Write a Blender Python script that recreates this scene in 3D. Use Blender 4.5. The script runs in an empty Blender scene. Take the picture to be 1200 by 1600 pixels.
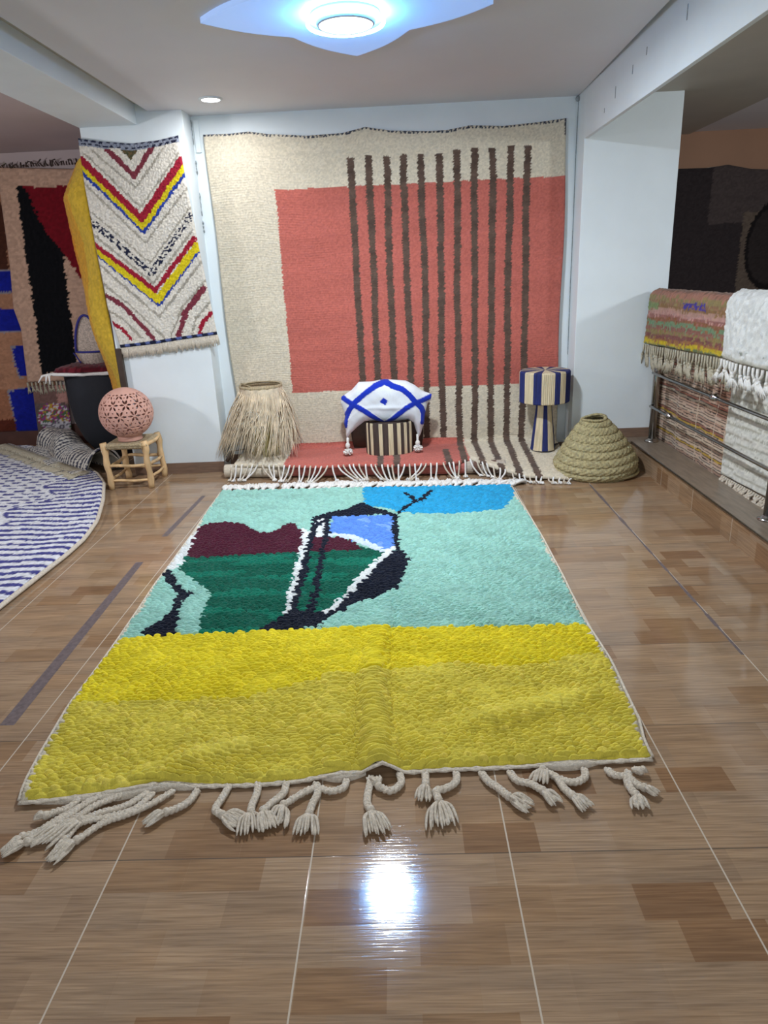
import bpy, math, random
import numpy as np
from mathutils import Matrix, Vector

C = bpy.context.scene.collection
PI2 = math.pi * 2
rnd = random.Random(7)
RS = np.random.RandomState(11)

# ------------------------------------------------------------------ camera
cam_d = bpy.data.cameras.new('camera')
cam_d.sensor_fit = 'HORIZONTAL'
cam_d.sensor_width = 36.0
cam_d.lens = 36.0 * 1092.54 / 1200.0
cam_d.clip_start = 0.02
cam_o = bpy.data.objects.new('camera', cam_d)
C.objects.link(cam_o)
_r = Vector((0.99892935, 0.01746679, -0.04283773))
_u = Vector((0.0347894, 0.32673562, 0.94447527))
_f = Vector((-0.03049356, 0.94495436, -0.32577814))
_m = Matrix((( _r.x, _u.x, -_f.x, 0), (_r.y, _u.y, -_f.y, 0), (_r.z, _u.z, -_f.z, 1.675), (0, 0, 0, 1)))
cam_o.matrix_world = _m
bpy.context.scene.camera = cam_o

# ------------------------------------------------------------------ world, lights, exposure
W = bpy.data.worlds.new('world')
bpy.context.scene.world = W
W.use_nodes = True
bg = W.node_tree.nodes['Background']
bg.inputs[0].default_value = (0.80, 0.88, 1.0, 1)
bg.inputs[1].default_value = 0.50
vs = bpy.context.scene.view_settings
vs.view_transform = 'Standard'
vs.look = 'None'
vs.exposure = 0.0
vs.gamma = 1.0
vs.use_curve_mapping = False

def area(name, loc, target, size, power, color, shape='DISK', sy=None):
    d = bpy.data.lights.new(name, 'AREA')
    d.shape = shape; d.size = size
    if sy: d.size_y = sy
    d.energy = power; d.color = color
    o = bpy.data.objects.new(name, d); C.objects.link(o)
    o.location = loc
    o.rotation_euler = (Vector(target) - Vector(loc)).to_track_quat('-Z', 'Y').to_euler()
    return o
area('ceiling_lamp_light', (-0.215, 4.14, 2.845), (-0.215, 4.14, 0), 0.20, 95, (0.93, 0.97, 1.0))
area('downlight_light', (-1.33, 5.85, 2.915), (-1.33, 5.85, 0), 0.12, 9, (0.95, 0.97, 1.0))
area('left_room_light', (-4.6, 3.9, 2.1), (-2.2, 6.0, 0.6), 0.25, 38, (0.97, 0.96, 1.0))
area('stairwell_light', (4.4, 3.6, 2.35), (1.8, 6.15, 1.5), 0.3, 36, (0.86, 0.94, 1.0))
area('rear_fill_light', (0.3, -1.6, 2.5), (0.0, 3.5, 0.6), 3.0, 48, (0.93, 0.97, 1.0), 'RECTANGLE', 1.4)  # broad soft fill added behind the camera to lift the whole room

# ------------------------------------------------------------------ helpers
def lin(c):
    c = np.asarray(c, dtype=float)
    return np.where(c <= 0.04045, c / 12.92, ((c + 0.055) / 1.055) ** 2.4)
def hexc(h):
    return lin([int(h[i:i + 2], 16) / 255 for i in (0, 2, 4)])

def nmat(name, col, rough=0.7, metal=0.0, bump=0.0, bscale=60, var=0.0, vscale=8, spec=0.5, stretch=(1, 1, 1)):
    m = bpy.data.materials.new(name); m.use_nodes = True
    nt = m.node_tree; b = nt.nodes['Principled BSDF']
    b.inputs['Base Color'].default_value = (*col, 1)
    b.inputs['Roughness'].default_value = rough
    b.inputs['Metallic'].default_value = metal
    b.inputs['Specular IOR Level'].default_value = spec
    tc = nt.nodes.new('ShaderNodeTexCoord'); mp = nt.nodes.new('ShaderNodeMapping')
    mp.inputs['Scale'].default_value = stretch
    nt.links.new(tc.outputs['Object'], mp.inputs[0])
    n = nt.nodes.new('ShaderNodeTexNoise'); n.inputs['Scale'].default_value = vscale; n.inputs['Detail'].default_value = 6
    nt.links.new(mp.outputs[0], n.inputs['Vector'])
    r = nt.nodes.new('ShaderNodeValToRGB')
    v = max(var, 0.02)
    r.color_ramp.elements[0].position = 0.3; r.color_ramp.elements[1].position = 0.7
    r.color_ramp.elements[0].color = (*[max(0, x * (1 - v)) for x in col], 1)
    r.color_ramp.elements[1].color = (*[min(1, x * (1 + v)) for x in col], 1)
    nt.links.new(n.outputs['Fac'], r.inputs[0]); nt.links.new(r.outputs[0], b.inputs['Base Color'])
    if bump > 0:
        n2 = nt.nodes.new('ShaderNodeTexNoise'); n2.inputs['Scale'].default_value = bscale; n2.inputs['Detail'].default_value = 4
        nt.links.new(mp.outputs[0], n2.inputs['Vector'])
        bp = nt.nodes.new('ShaderNodeBump'); bp.inputs['Strength'].default_value = bump; bp.inputs['Distance'].default_value = 0.01
        nt.links.new(n2.outputs['Fac'], bp.inputs['Height']); nt.links.new(bp.outputs[0], b.inputs['Normal'])
    return m

def pile_mat(name='wool_pile', bump=0.5, scale=260):
    m = bpy.data.materials.new(name); m.use_nodes = True
    nt = m.node_tree; b = nt.nodes['Principled BSDF']
    b.inputs['Roughness'].default_value = 0.95
    b.inputs['Specular IOR Level'].default_value = 0.12
    b.inputs['Sheen Weight'].default_value = 0.15
    a = nt.nodes.new('ShaderNodeAttribute'); a.attribute_name = 'Col'
    n = nt.nodes.new('ShaderNodeTexNoise'); n.inputs['Scale'].default_value = scale; n.inputs['Detail'].default_value = 3
    tc = nt.nodes.new('ShaderNodeTexCoord'); nt.links.new(tc.outputs['Object'], n.inputs['Vector'])
    mx = nt.nodes.new('ShaderNodeMix'); mx.data_type = 'RGBA'; mx.blend_type = 'MULTIPLY'; mx.inputs[0].default_value = 0.35
    nt.links.new(a.outputs['Color'], mx.inputs[6]); 
    rp = nt.nodes.new('ShaderNodeValToRGB'); rp.color_ramp.elements[0].position = .3; rp.color_ramp.elements[1].position = .65
    rp.color_ramp.elements[0].color = (.45, .45, .45, 1); rp.color_ramp.elements[1].color = (1, 1, 1, 1)
    nt.links.new(n.outputs['Fac'], rp.inputs[0]); nt.links.new(rp.outputs[0], mx.inputs[7])
    nt.links.new(mx.outputs[2], b.inputs['Base Color'])
    bp = nt.nodes.new('ShaderNodeBump'); bp.inputs['Strength'].default_value = bump; bp.inputs['Distance'].default_value = 0.004
    nt.links.new(n.outputs['Fac'], bp.inputs['Height']); nt.links.new(bp.outputs[0], b.inputs['Normal'])
    return m

class MB:
    def __init__(s): s.v = []; s.f = []; s.n = 0; s.mi = []
    def add(s, v, f, mi=0):
        v = np.asarray(v, float).reshape(-1, 3)
        s.v.append(v)
        for q in f: s.f.append([i + s.n for i in q]); s.mi.append(mi)
        s.n += len(v)
    def box(s, x0, x1, y0, y1, z0, z1, mi=0):
        v = [(x, y, z) for x in (x0, x1) for y in (y0, y1) for z in (z0, z1)]
        s.add(v, [(0, 1, 3, 2), (4, 6, 7, 5), (0, 4, 5, 1), (2, 3, 7, 6), (0, 2, 6, 4), (1, 5, 7, 3)], mi)
    def prism(s, poly, z0, z1, mi=0):
        n = len(poly)
        v = [(x, y, z0) for x, y in poly] + [(x, y, z1) for x, y in poly]
        f = [tuple(range(n))[::-1], tuple(range(n, 2 * n))] + [(i, (i + 1) % n, n + (i + 1) % n, n + i) for i in range(n)]
        s.add(v, f, mi)
    def tube(s, pts, r, k=8, cap=True, mi=0, flat=1.0):
        P = np.asarray(pts, float); n = len(P)
        r = np.full(n, r) if np.isscalar(r) else np.asarray(r, float)
        T = np.gradient(P, axis=0); T /= np.linalg.norm(T, axis=1)[:, None] + 1e-12
        ref = np.array([0, 0, 1.0]) if abs(T[0][2]) < 0.8 else np.array([1.0, 0, 0])
        N = np.cross(T[0], ref); N /= np.linalg.norm(N)
        vs_ = []
        for i in range(n):
            N = N - T[i] * (N @ T[i]); N /= np.linalg.norm(N) + 1e-12
            B = np.cross(T[i], N)
            a = np.arange(k) * PI2 / k
            vs_.append(P[i] + r[i] * (np.cos(a)[:, None] * N + flat * np.sin(a)[:, None] * B))
        f = [(i * k + j, i * k + (j + 1) % k, (i + 1) * k + (j + 1) % k, (i + 1) * k + j) for i in range(n - 1) for j in range(k)]
        if cap: f += [tuple(range(k))[::-1], tuple(range((n - 1) * k, n * k))]
        s.add(np.concatenate(vs_), f, mi)
    def lathe(s, prof, cx, cy, k=48, mi=0, fn=None, cap=True):
        v = []; n = len(prof)
        for i, (r, z) in enumerate(prof):
            for j in range(k):
                a = PI2 * j / k; rr = r if fn is None else fn(r, z, a, i)
                v.append((cx + rr * math.cos(a), cy + rr * math.sin(a), z))
        f = [(i * k + j, i * k + (j + 1) % k, (i + 1) * k + (j + 1) % k, (i + 1) * k + j) for i in range(n - 1) for j in range(k)]
        if cap: f += [tuple(range(k))[::-1], tuple(range((n - 1) * k, n * k))]
        s.add(v, f, mi)
    def sphere(s, c, r, k=12, mi=0, sz=1.0):
        v = []; m = k // 2
        for i in range(m + 1):
            t = math.pi * i / m
            for j in range(k):
                a = PI2 * j / k
                v.append((c[0] + r * math.sin(t) * math.cos(a), c[1] + r * math.sin(t) * math.sin(a), c[2] + sz * r * math.cos(t)))
        s.add(v, [(i * k + j, (i + 1) * k + j, (i + 1) * k + (j + 1) % k, i * k + (j + 1) % k) for i in range(m) for j in range(k)], mi)
    def build(s, name, mats, parent=None, smooth=False, bevel=0):
        me = bpy.data.meshes.new(name)
        me.from_pydata([tuple(p) for p in np.concatenate(s.v)], [], s.f)
        if not isinstance(mats, (list, tuple)): mats = [mats]
        for m in mats: me.materials.append(m)
        me.polygons.foreach_set('material_index', s.mi)
        if smooth: me.polygons.foreach_set('use_smooth', [True] * len(me.polygons))
        me.update()
        o = bpy.data.objects.new(name, me); C.objects.link(o)
        if parent:
            o.parent = parent
            o.matrix_parent_inverse = Matrix.Translation(-Vector(parent.location))
        if bevel:
            b = o.modifiers.new('bevel', 'BEVEL'); b.width = bevel; b.segments = 2; b.limit_method = 'ANGLE'
        return o

def thing(name, loc, label, cat, group=None):
    o = bpy.data.objects.new(name, None); C.objects.link(o); o.location = loc
    o.empty_display_size = 0.1
    return tag(o, label, cat, group)
def tag(o, label, cat, group=None):
    o['label'] = label; o['category'] = cat
    if group: o['group'] = group
    return o
def struct(o):
    o['kind'] = 'structure'; return o

def smooth_path(pts, n=24):
    P = np.asarray(pts, float)
    if len(P) < 3:
        t = np.linspace(0, 1, n)[:, None]; return P[0] * (1 - t) + P[-1] * t
    Q = np.vstack([2 * P[0] - P[1], P, 2 * P[-1] - P[-2]]); out = []
    m = len(P) - 1; per = max(2, n // m)
    for i in range(m):
        p0, p1, p2, p3 = Q[i:i + 4]
        for k in range(per):
            t = k / per
            out.append(0.5 * ((2 * p1) + (-p0 + p2) * t + (2 * p0 - 5 * p1 + 4 * p2 - p3) * t * t + (-p0 + 3 * p1 - 3 * p2 + p3) * t ** 3))
    out.append(P[-1]); return np.array(out)

# ---- wavy noise, polygons and strokes for woven designs
def wav(x, y, s=0):
    return (np.sin(x * 1.7 + 2.3 * y + s) + np.sin(x * 3.9 - 1.1 * y + 1.3 * s) * .6 + np.sin(-1.9 * x + 5.1 * y + 2.1 * s) * .5 + np.sin(x * 7.3 + y * 6.1 + 3 * s) * .3) / 2.4
def inpoly(x, y, poly):
    r = np.zeros(x.shape, bool); n = len(poly)
    for i in range(n):
        x1, y1 = poly[i]; x2, y2 = poly[(i + 1) % n]
        if y1 == y2: continue
        c = ((y1 > y) != (y2 > y)) & (x < (x2 - x1) * (y - y1) / (y2 - y1) + x1)
        r ^= c
    return r
def distline(x, y, pts):
    d = np.full(x.shape, 1e9)
    for (x1, y1), (x2, y2) in zip(pts[:-1], pts[1:]):
        dx, dy = x2 - x1, y2 - y1
        t = np.clip(((x - x1) * dx + (y - y1) * dy) / (dx * dx + dy * dy + 1e-12), 0, 1)
        d = np.minimum(d, np.hypot(x - x1 - t * dx, y - y1 - t * dy))
    return d
def interp(x, pts, a=0, b=1):
    p = sorted(pts, key=lambda q: q[a])
    return np.interp(x, [q[a] for q in p], [q[b] for q in p])

RT = RS.rand(4096, 4)
def cells(u, v, cu, cv, jit=0.5, wob=0.35, seed=0, rows=0, bend=None):
    """tufts of pile: height, cell centre and a random number for every point"""
    uu = u + wob * cv * wav(u * 4, v * 3, seed); vv = v + wob * cv * 1.5 * wav(u * 3, v * 2, seed + 2)
    if rows: vv = vv + .22 * cv * wav(u * 16, v * 10, seed + 5)
    if bend is not None: vv = vv + bend(u, v)
    best = np.full(u.shape, 9.0); cuu = np.zeros(u.shape); cvv = np.zeros(u.shape); rr = np.zeros(u.shape)
    j0 = np.floor(vv / cv).astype(int)
    for dj in (-1, 0, 1):
        j = j0 + dj
        off = (j % 2) * 0.5
        i0 = np.floor(uu / cu - off).astype(int)
        for di in (-1, 0, 1):
            i = i0 + di
            k = (i * 7919 + j * 104729 + seed * 31) % 4096
            cx = (i + 0.5 + off + (RT[k, 0] - .5) * jit) * cu; cy = (j + 0.5 + (RT[k, 1] - .5) * jit * .3 * (1 - .6 * (rows > 0))) * cv
            d = ((uu - cx) / cu) ** 2 + ((vv - cy) / cv) ** 2
            w = d < best
            best = np.where(w, d, best); cuu = np.where(w, cx, cuu); cvv = np.where(w, cy, cvv); rr = np.where(w, RT[k, 2], rr)
    h = np.sqrt(np.clip(1 - best / 0.40, 0, 1)) * (0.65 + 0.7 * rr)
    if rows:                                                            # yarn lies in rows with grooves between them
        g_ = np.abs(np.sin(vv / cv * math.pi)) ** .85; m_ = np.clip(.72 + .6 * wav(u * 5, v * 6, seed + 8), .25, 1)
        h = (1 - rows * m_ * (1 - g_)) * (.42 + .58 * h / 1.2)
    cvv = cvv - (vv - v); cuu = cuu - (uu - u)
    return h, cuu, cvv, rr

def carpet(name, parent, mapfn, L, H, res, cu, cv, amp, colfn, thick, mat, seed=0, flip=False, jit=.5, wob=.35, label=None, underside=None, colvar=.16, raw=False, rows=0.0, bend=None):
    nu = int(L / res) + 1; nv = int(H / res) + 1
    U, V = np.meshgrid(np.linspace(0, L, nu), np.linspace(0, H, nv))      # rows v
    P = np.stack(mapfn(U, V), -1)
    Tu = np.gradient(P, axis=1); Tv = np.gradient(P, axis=0)
    N = np.cross(Tu, Tv); N /= np.linalg.norm(N, axis=-1, keepdims=True) + 1e-12
    if flip: N = -N
    h, cx, cy, rr = cells(U, V, cu, cv, jit, wob, seed, rows, bend)
    cxc = np.clip(U if raw else cx, 0, L); cyc = np.clip(V if raw else cy, 0, H)
    PC = mapfn(cxc, cyc)
    col = colfn(cxc, cyc, rr, PC)
    edge = np.minimum(np.minimum(U, L - U), np.minimum(V, H - V)); e = np.clip(edge / (cv * .8), 0, 1)
    top = P + N * (thick * (0.6 + .4 * e) + amp * h * e)[..., None]
    col = np.clip(col * (1 + colvar * (rr[..., None] - .5) * 2), 0, 1)
    verts = [top.reshape(-1, 3)]; cols = [col.reshape(-1, 3)]
    idx = np.arange(nu * nv).reshape(nv, nu)
    F = np.stack([idx[:-1, :-1], idx[:-1, 1:], idx[1:, 1:], idx[1:, :-1]], -1).reshape(-1, 4)
    if flip: F = F[:, ::-1]
    # skirt to the underside
    loop = np.concatenate([idx[0, :], idx[1:, -1], idx[-1, -2::-1], idx[-2:0:-1, 0]])
    base = P.reshape(-1, 3)[loop]; n0 = nu * nv; m = len(loop)
    bi = np.arange(m) + n0
    S = np.stack([loop, bi, np.roll(bi, -1), np.roll(loop, -1)], -1)
    if flip: S = S[:, ::-1]
    verts.append(base); cols.append(col.reshape(-1, 3)[loop] * .9)
    # coarse underside
    n1 = n0 + m; gu = min(nu, max(4, nu // 10)); gv = min(nv, max(4, nv // 10))
    U2, V2 = np.meshgrid(np.linspace(0, L, gu), np.linspace(0, H, gv))
    P2 = np.stack(mapfn(U2, V2), -1).reshape(-1, 3)
    i2 = np.arange(gu * gv).reshape(gv, gu) + n1
    B = np.stack([i2[:-1, :-1], i2[1:, :-1], i2[1:, 1:], i2[:-1, 1:]], -1).reshape(-1, 4)
    if flip: B = B[:, ::-1]
    verts.append(P2); uc = hexc('cfc6b4') if underside is None else underside
    cols.append(np.tile(uc, (gu * gv, 1)))
    Vt = np.concatenate(verts); Fc = np.concatenate([F, S, B]); Cl = np.concatenate(cols)
    me = bpy.data.meshes.new(name)
    me.vertices.add(len(Vt)); me.vertices.foreach_set('co', Vt.ravel())
    me.loops.add(len(Fc) * 4); me.loops.foreach_set('vertex_index', Fc.ravel().astype(np.int32))
    me.polygons.add(len(Fc)); me.polygons.foreach_set('loop_start', np.arange(len(Fc), dtype=np.int32) * 4)
    me.polygons.foreach_set('use_smooth', np.ones(len(Fc), bool))
    me.update(calc_edges=True); me.validate()
    at = me.color_attributes.new('Col', 'FLOAT_COLOR', 'POINT')
    at.data.foreach_set('color', np.concatenate([Cl, np.ones((len(Cl), 1))], 1).ravel())
    me.materials.append(mat)
    o = bpy.data.objects.new(name, me); C.objects.link(o)
    if parent:
        o.parent = parent; o.matrix_parent_inverse = Matrix.Translation(-Vector(parent.location))
    if label: o['label'] = label
    return o

def pick(shape, col): return np.broadcast_to(np.asarray(col, float), shape + (3,)).copy()

# ---- outlines of the woven designs, in metres
MAIN = {'teal':[[-0.341,5.392],[0.955,5.338],[0.822,5.037],[0.7,4.723],[0.527,4.685],[0.3,4.668],[0.021,4.711],[-0.061,4.762],[-0.179,4.846],[-0.3,4.933]],'roof':[[-0.655,4.703],[-0.557,4.779],[-0.446,4.857],[-0.324,4.986],[-0.199,4.812],[-0.054,4.68],[-0.054,4.601],[-0.092,4.644],[-0.197,4.701],[-0.3,4.683],[-0.511,4.699],[-0.543,4.635],[-0.648,4.645]],'rblack':[[-0.092,4.673],[-0.054,4.669],[-0.046,4.11],[0.017,3.868],[-0.017,3.695],[-0.055,3.483],[-0.155,3.375],[-0.28,3.304],[-0.33,3.232],[-0.405,3.149],[-0.449,3.049],[-0.748,3.032],[-0.707,3.098],[-0.631,3.213],[-0.504,3.243],[-0.423,3.193],[-0.352,3.34],[-0.244,3.602],[-0.224,3.673],[-0.071,4.023],[-0.088,4.069]],'maroonL':[[-1.438,4.56],[-1.378,4.636],[-1.307,4.656],[-1.167,4.626],[-1.041,4.469],[-0.982,4.397],[-0.902,4.405],[-0.859,4.478],[-0.82,4.591],[-0.77,4.564],[-0.695,4.385],[-0.658,4.061],[-0.671,4.032],[-1.372,4.014],[-1.422,4.378]],'maroonR':[[-0.628,4.304],[-0.513,4.303],[-0.403,4.259],[-0.301,4.133],[-0.288,4.042],[-0.612,4.027]],'greenL':[[-1.382,4.036],[-1.125,4.036],[-0.895,4.064],[-0.674,4.076],[-0.635,3.237],[-0.711,3.044],[-0.747,3.027],[-1.036,3.023],[-1.066,3.235],[-1.087,3.456],[-1.137,3.562],[-1.245,3.678],[-1.377,3.833]],'greenR':[[-0.616,4.062],[-0.49,4.06],[-0.29,4.096],[-0.137,3.977],[-0.254,3.657],[-0.355,3.372],[-0.424,3.199],[-0.574,3.197]],'whiteR':[[-0.068,4.054],[-0.236,3.601],[-0.346,3.346],[-0.409,3.193],[-0.436,3.209],[-0.362,3.373],[-0.289,3.605],[-0.168,3.904],[-0.097,4.079]],'whiteL':[[-0.703,4.452],[-0.639,4.405],[-0.613,3.63],[-0.61,3.206],[-0.652,3.223],[-0.656,3.633],[-0.672,4.166]],'blue':[[-0.521,4.7],[-0.088,4.672],[-0.085,4.046],[-0.137,3.973],[-0.274,4.108],[-0.403,4.259],[-0.513,4.313]],'whiteBox':[[-0.628,4.671],[-0.551,4.652],[-0.538,4.296],[-0.618,4.294]],'figure':[[-1.46,3.84],[-1.4,3.804],[-1.337,3.648],[-1.23,3.517],[-1.179,3.497],[-1.206,3.432],[-1.215,3.306],[-1.17,3.155],[-1.151,3.011],[-1.31,3.021],[-1.32,3.081],[-1.288,3.148],[-1.249,3.218],[-1.268,3.372],[-1.268,3.469],[-1.335,3.577],[-1.434,3.722]],'edgeL':[[-1.422,4.586],[-1.402,4.427],[-1.37,4.005],[-1.394,3.835],[-1.452,3.839],[-1.448,4.099],[-1.466,4.536]],'line1':[[-0.635,4.701],[-0.62,4.161],[-0.601,3.741],[-0.604,3.523],[-0.596,3.205]],'line2':[[-0.549,4.692],[-0.529,4.295],[-0.52,3.892],[-0.503,3.448],[-0.5,3.228]],'eye1':[[-0.597,4.569],[-0.585,4.53]],'eye2':[[-0.58,4.583],[-0.573,4.61]],'ant1':[[-0.044,4.725],[0.025,4.867],[0.085,4.941],[0.049,5.087],[0.005,5.186]],'ant2':[[0.085,4.941],[0.149,5.042],[0.207,5.218]],'whiteStreak':[[-0.515,4.333],[-0.37,4.28],[-0.277,4.167],[-0.154,3.996]],'yline':[[-1.95,3.008],[-1.408,3.008],[-0.749,3.038],[-0.318,3.044],[0.125,3.024],[0.371,3.015],[0.89,3.008],[1.408,3.014]],'ysplit':[[-1.675,2.386],[-1.291,2.449],[-0.908,2.463],[-0.603,2.542],[-0.226,2.597],[0.163,2.679],[1.3,2.752]],'edgeLine':[[-1.327,1.9],[-1.376,2.052],[-1.4,2.213],[-1.431,2.508],[-1.434,3.063],[-1.461,3.686],[-1.471,4.46],[-1.51,5.453]],'edgeRight':[[0.837,2.059],[0.862,2.201],[0.876,2.639],[0.857,3.053],[0.87,3.597],[0.87,4.242],[0.85,5.31]],'nearEdge':[[-1.313,1.915],[-1.187,1.933],[-1.018,1.958],[-0.873,1.998],[-0.778,1.982],[-0.553,1.981],[-0.376,2.001],[-0.243,2.023],[-0.017,2.029],[0.253,2.036],[0.525,2.05],[0.839,2.066]],'farEdge':[[-1.51,5.453],[-0.321,5.382],[0.853,5.327]]}
TASSELS = [[[-1.145,1.92],[-1.167,1.876],[-1.2,1.86],[-1.226,1.843],[-1.261,1.833]],[[-1.1,1.918],[-1.131,1.875],[-1.174,1.83],[-1.216,1.776],[-1.257,1.752],[-1.282,1.69]],[[-1.074,1.934],[-1.123,1.883],[-1.149,1.837],[-1.214,1.772],[-1.232,1.73],[-1.288,1.69]],[[-1.003,1.936],[-1.077,1.886],[-1.114,1.836],[-1.155,1.8],[-1.221,1.73]],[[-0.917,1.946],[-0.971,1.882],[-1.041,1.853],[-1.096,1.82],[-1.179,1.722]],[[-0.83,1.951],[-0.891,1.884],[-0.955,1.839],[-1.021,1.803],[-1.074,1.733],[-1.124,1.653]],[[-0.898,1.941],[-0.936,1.866],[-1.01,1.833],[-1.095,1.805],[-1.113,1.734],[-1.107,1.672]],[[-0.747,1.953],[-0.761,1.896],[-0.792,1.865],[-0.824,1.847],[-0.879,1.799]],[[-0.641,1.972],[-0.652,1.906],[-0.662,1.855],[-0.633,1.828],[-0.563,1.789]],[[-0.543,1.978],[-0.537,1.927],[-0.543,1.871],[-0.54,1.84],[-0.522,1.751]],[[-0.445,1.979],[-0.446,1.924],[-0.479,1.877],[-0.501,1.843],[-0.47,1.761]],[[-0.235,1.985],[-0.244,1.943],[-0.289,1.928],[-0.332,1.945],[-0.376,1.926],[-0.437,1.868],[-0.451,1.778]],[[-0.34,1.971],[-0.329,1.921],[-0.341,1.873],[-0.347,1.827],[-0.347,1.74]],[[-0.149,1.999],[-0.158,1.923],[-0.159,1.867],[-0.147,1.836],[-0.116,1.733]],[[-0.053,2.011],[-0.047,1.959],[-0.082,1.923],[-0.123,1.945],[-0.145,1.997]],[[0.037,2.012],[0.038,1.973],[0.037,1.948],[0.026,1.876]],[[0.146,2.008],[0.139,1.957],[0.097,1.925],[0.07,1.918],[0.077,1.874],[0.086,1.754]],[[0.232,2.005],[0.25,1.958],[0.28,1.924],[0.308,1.883],[0.372,1.834]],[[0.33,2.006],[0.348,1.959],[0.391,1.941],[0.425,1.907],[0.463,1.847]],[[0.589,2.011],[0.578,1.966],[0.535,1.944],[0.489,1.966],[0.445,2.009],[0.419,1.947]],[[0.436,2.009],[0.481,1.973],[0.497,1.918],[0.516,1.882],[0.556,1.827]],[[0.665,2.009],[0.679,1.976],[0.722,1.965],[0.739,1.93],[0.76,1.91],[0.796,1.882]],[[0.734,1.995],[0.716,1.944],[0.715,1.911],[0.723,1.878],[0.721,1.816]],[[0.754,2.005],[0.773,1.991],[0.797,1.993]]]
CHEV = {'outline':[[-2.471,2.764],[-2.282,2.733],[-2.057,2.709],[-1.851,2.722],[-1.679,2.75]],'right':[[-1.681,2.732],[-1.664,2.411],[-1.624,1.93],[-1.587,1.551],[-1.556,1.22]],'left':[[-2.473,2.755],[-2.483,2.424],[-2.475,1.942],[-2.459,1.484],[-2.406,1.143]],'bottom':[[-2.406,1.143],[-2.113,1.163],[-1.831,1.194],[-1.556,1.22]],'strokes':[[[[-2.258,2.68],[-2.069,2.471],[-1.899,2.67]],0.02,'maroon'],[[[-2.48,2.524],[-2.056,2.06],[-1.666,2.477]],0.016,'blue'],[[[-2.479,2.57],[-2.058,2.1],[-1.667,2.522]],0.024,'yellow'],[[[-2.471,2.611],[-2.056,2.158],[-1.675,2.578]],0.027,'red'],[[[-2.482,2.17],[-2.041,1.741],[-1.654,2.162]],0.024,'check'],[[[-2.473,1.909],[-2.018,1.485],[-1.626,1.894]],0.015,'blue'],[[[-2.475,1.947],[-2.021,1.528],[-1.628,1.935]],0.03,'yellow'],[[[-2.483,1.987],[-2.03,1.603],[-1.645,1.995]],0.019,'red'],[[[-2.451,1.577],[-2.325,1.494],[-2.105,1.216]],0.019,'maroon'],[[[-1.615,1.604],[-1.794,1.425],[-1.888,1.223]],0.024,'maroon'],[[[-2.439,1.358],[-2.358,1.299],[-2.296,1.216]],0.014,'red'],[[[-1.585,1.393],[-1.667,1.325],[-1.703,1.24]],0.017,'red'],[[[-2.375,2.671],[-2.067,2.387],[-1.809,2.659]],0.008,'grey'],[[[-2.48,2.441],[-2.053,1.976],[-1.666,2.362]],0.008,'grey'],[[[-2.44,2.654],[-2.051,2.244],[-1.692,2.62]],0.007,'grey'],[[[-2.47,2.234],[-2.037,1.819],[-1.653,2.227]],0.007,'grey'],[[[-2.471,2.053],[-2.037,1.66],[-1.653,2.054]],0.01,'grey'],[[[-2.465,1.822],[-2.029,1.388],[-1.613,1.808]],0.01,'grey'],[[[-2.459,1.67],[-2.26,1.492],[-2.006,1.212]],0.009,'grey'],[[[-1.581,1.678],[-1.822,1.458],[-1.954,1.226]],0.009,'grey'],[[[-2.448,1.453],[-2.343,1.385],[-2.204,1.22]],0.009,'grey'],[[[-1.58,1.494],[-1.72,1.359],[-1.772,1.218]],0.009,'grey']],'tri':[[-2.145,2.668],[-2.008,2.661],[-2.073,2.589]]}
BLACKRED = {'outL':[[-3.895,2.813],[-3.924,2.474],[-3.971,1.873],[-4.02,1.466],[-3.986,1.254],[-4.039,0.672]],'top':[[-3.897,2.804],[-2.98,2.738]],'bot':[[-4.037,0.678],[-3.634,0.676],[-3.479,0.68]],'black':[[-3.728,2.628],[-3.647,2.608],[-3.538,2.213],[-3.388,1.993],[-3.416,1.646],[-3.427,1.173],[-3.459,0.84],[-3.642,0.798],[-3.86,0.786],[-3.808,1.285],[-3.786,1.865],[-3.762,2.205]],'red':[[-3.702,2.619],[-3.459,2.599],[-3.154,2.611],[-3.181,2.268],[-3.161,1.746],[-3.226,1.712],[-3.382,1.974],[-3.538,2.213],[-3.637,2.565]]}
BROWNBLUE = {'sq':[[[-4.169,1.843],[-3.98,1.847],[-4.005,1.64],[-4.22,1.623]],[[-4.256,1.464],[-3.982,1.465],[-4.002,1.244],[-4.31,1.23]],[[-4.144,1.07],[-3.854,1.092],[-3.921,0.769],[-4.134,0.764]],[[-4.281,0.61],[-3.903,0.65],[-3.985,0.106],[-4.278,0.096]]],'dark':[[-3.999,2.586],[-3.922,2.406],[-4.004,1.861],[-4.164,1.868]],'corners':[[-3.935,2.583],[-4.449,0.305],[-3.928,0.031],[-3.835,0.669]]}
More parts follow.
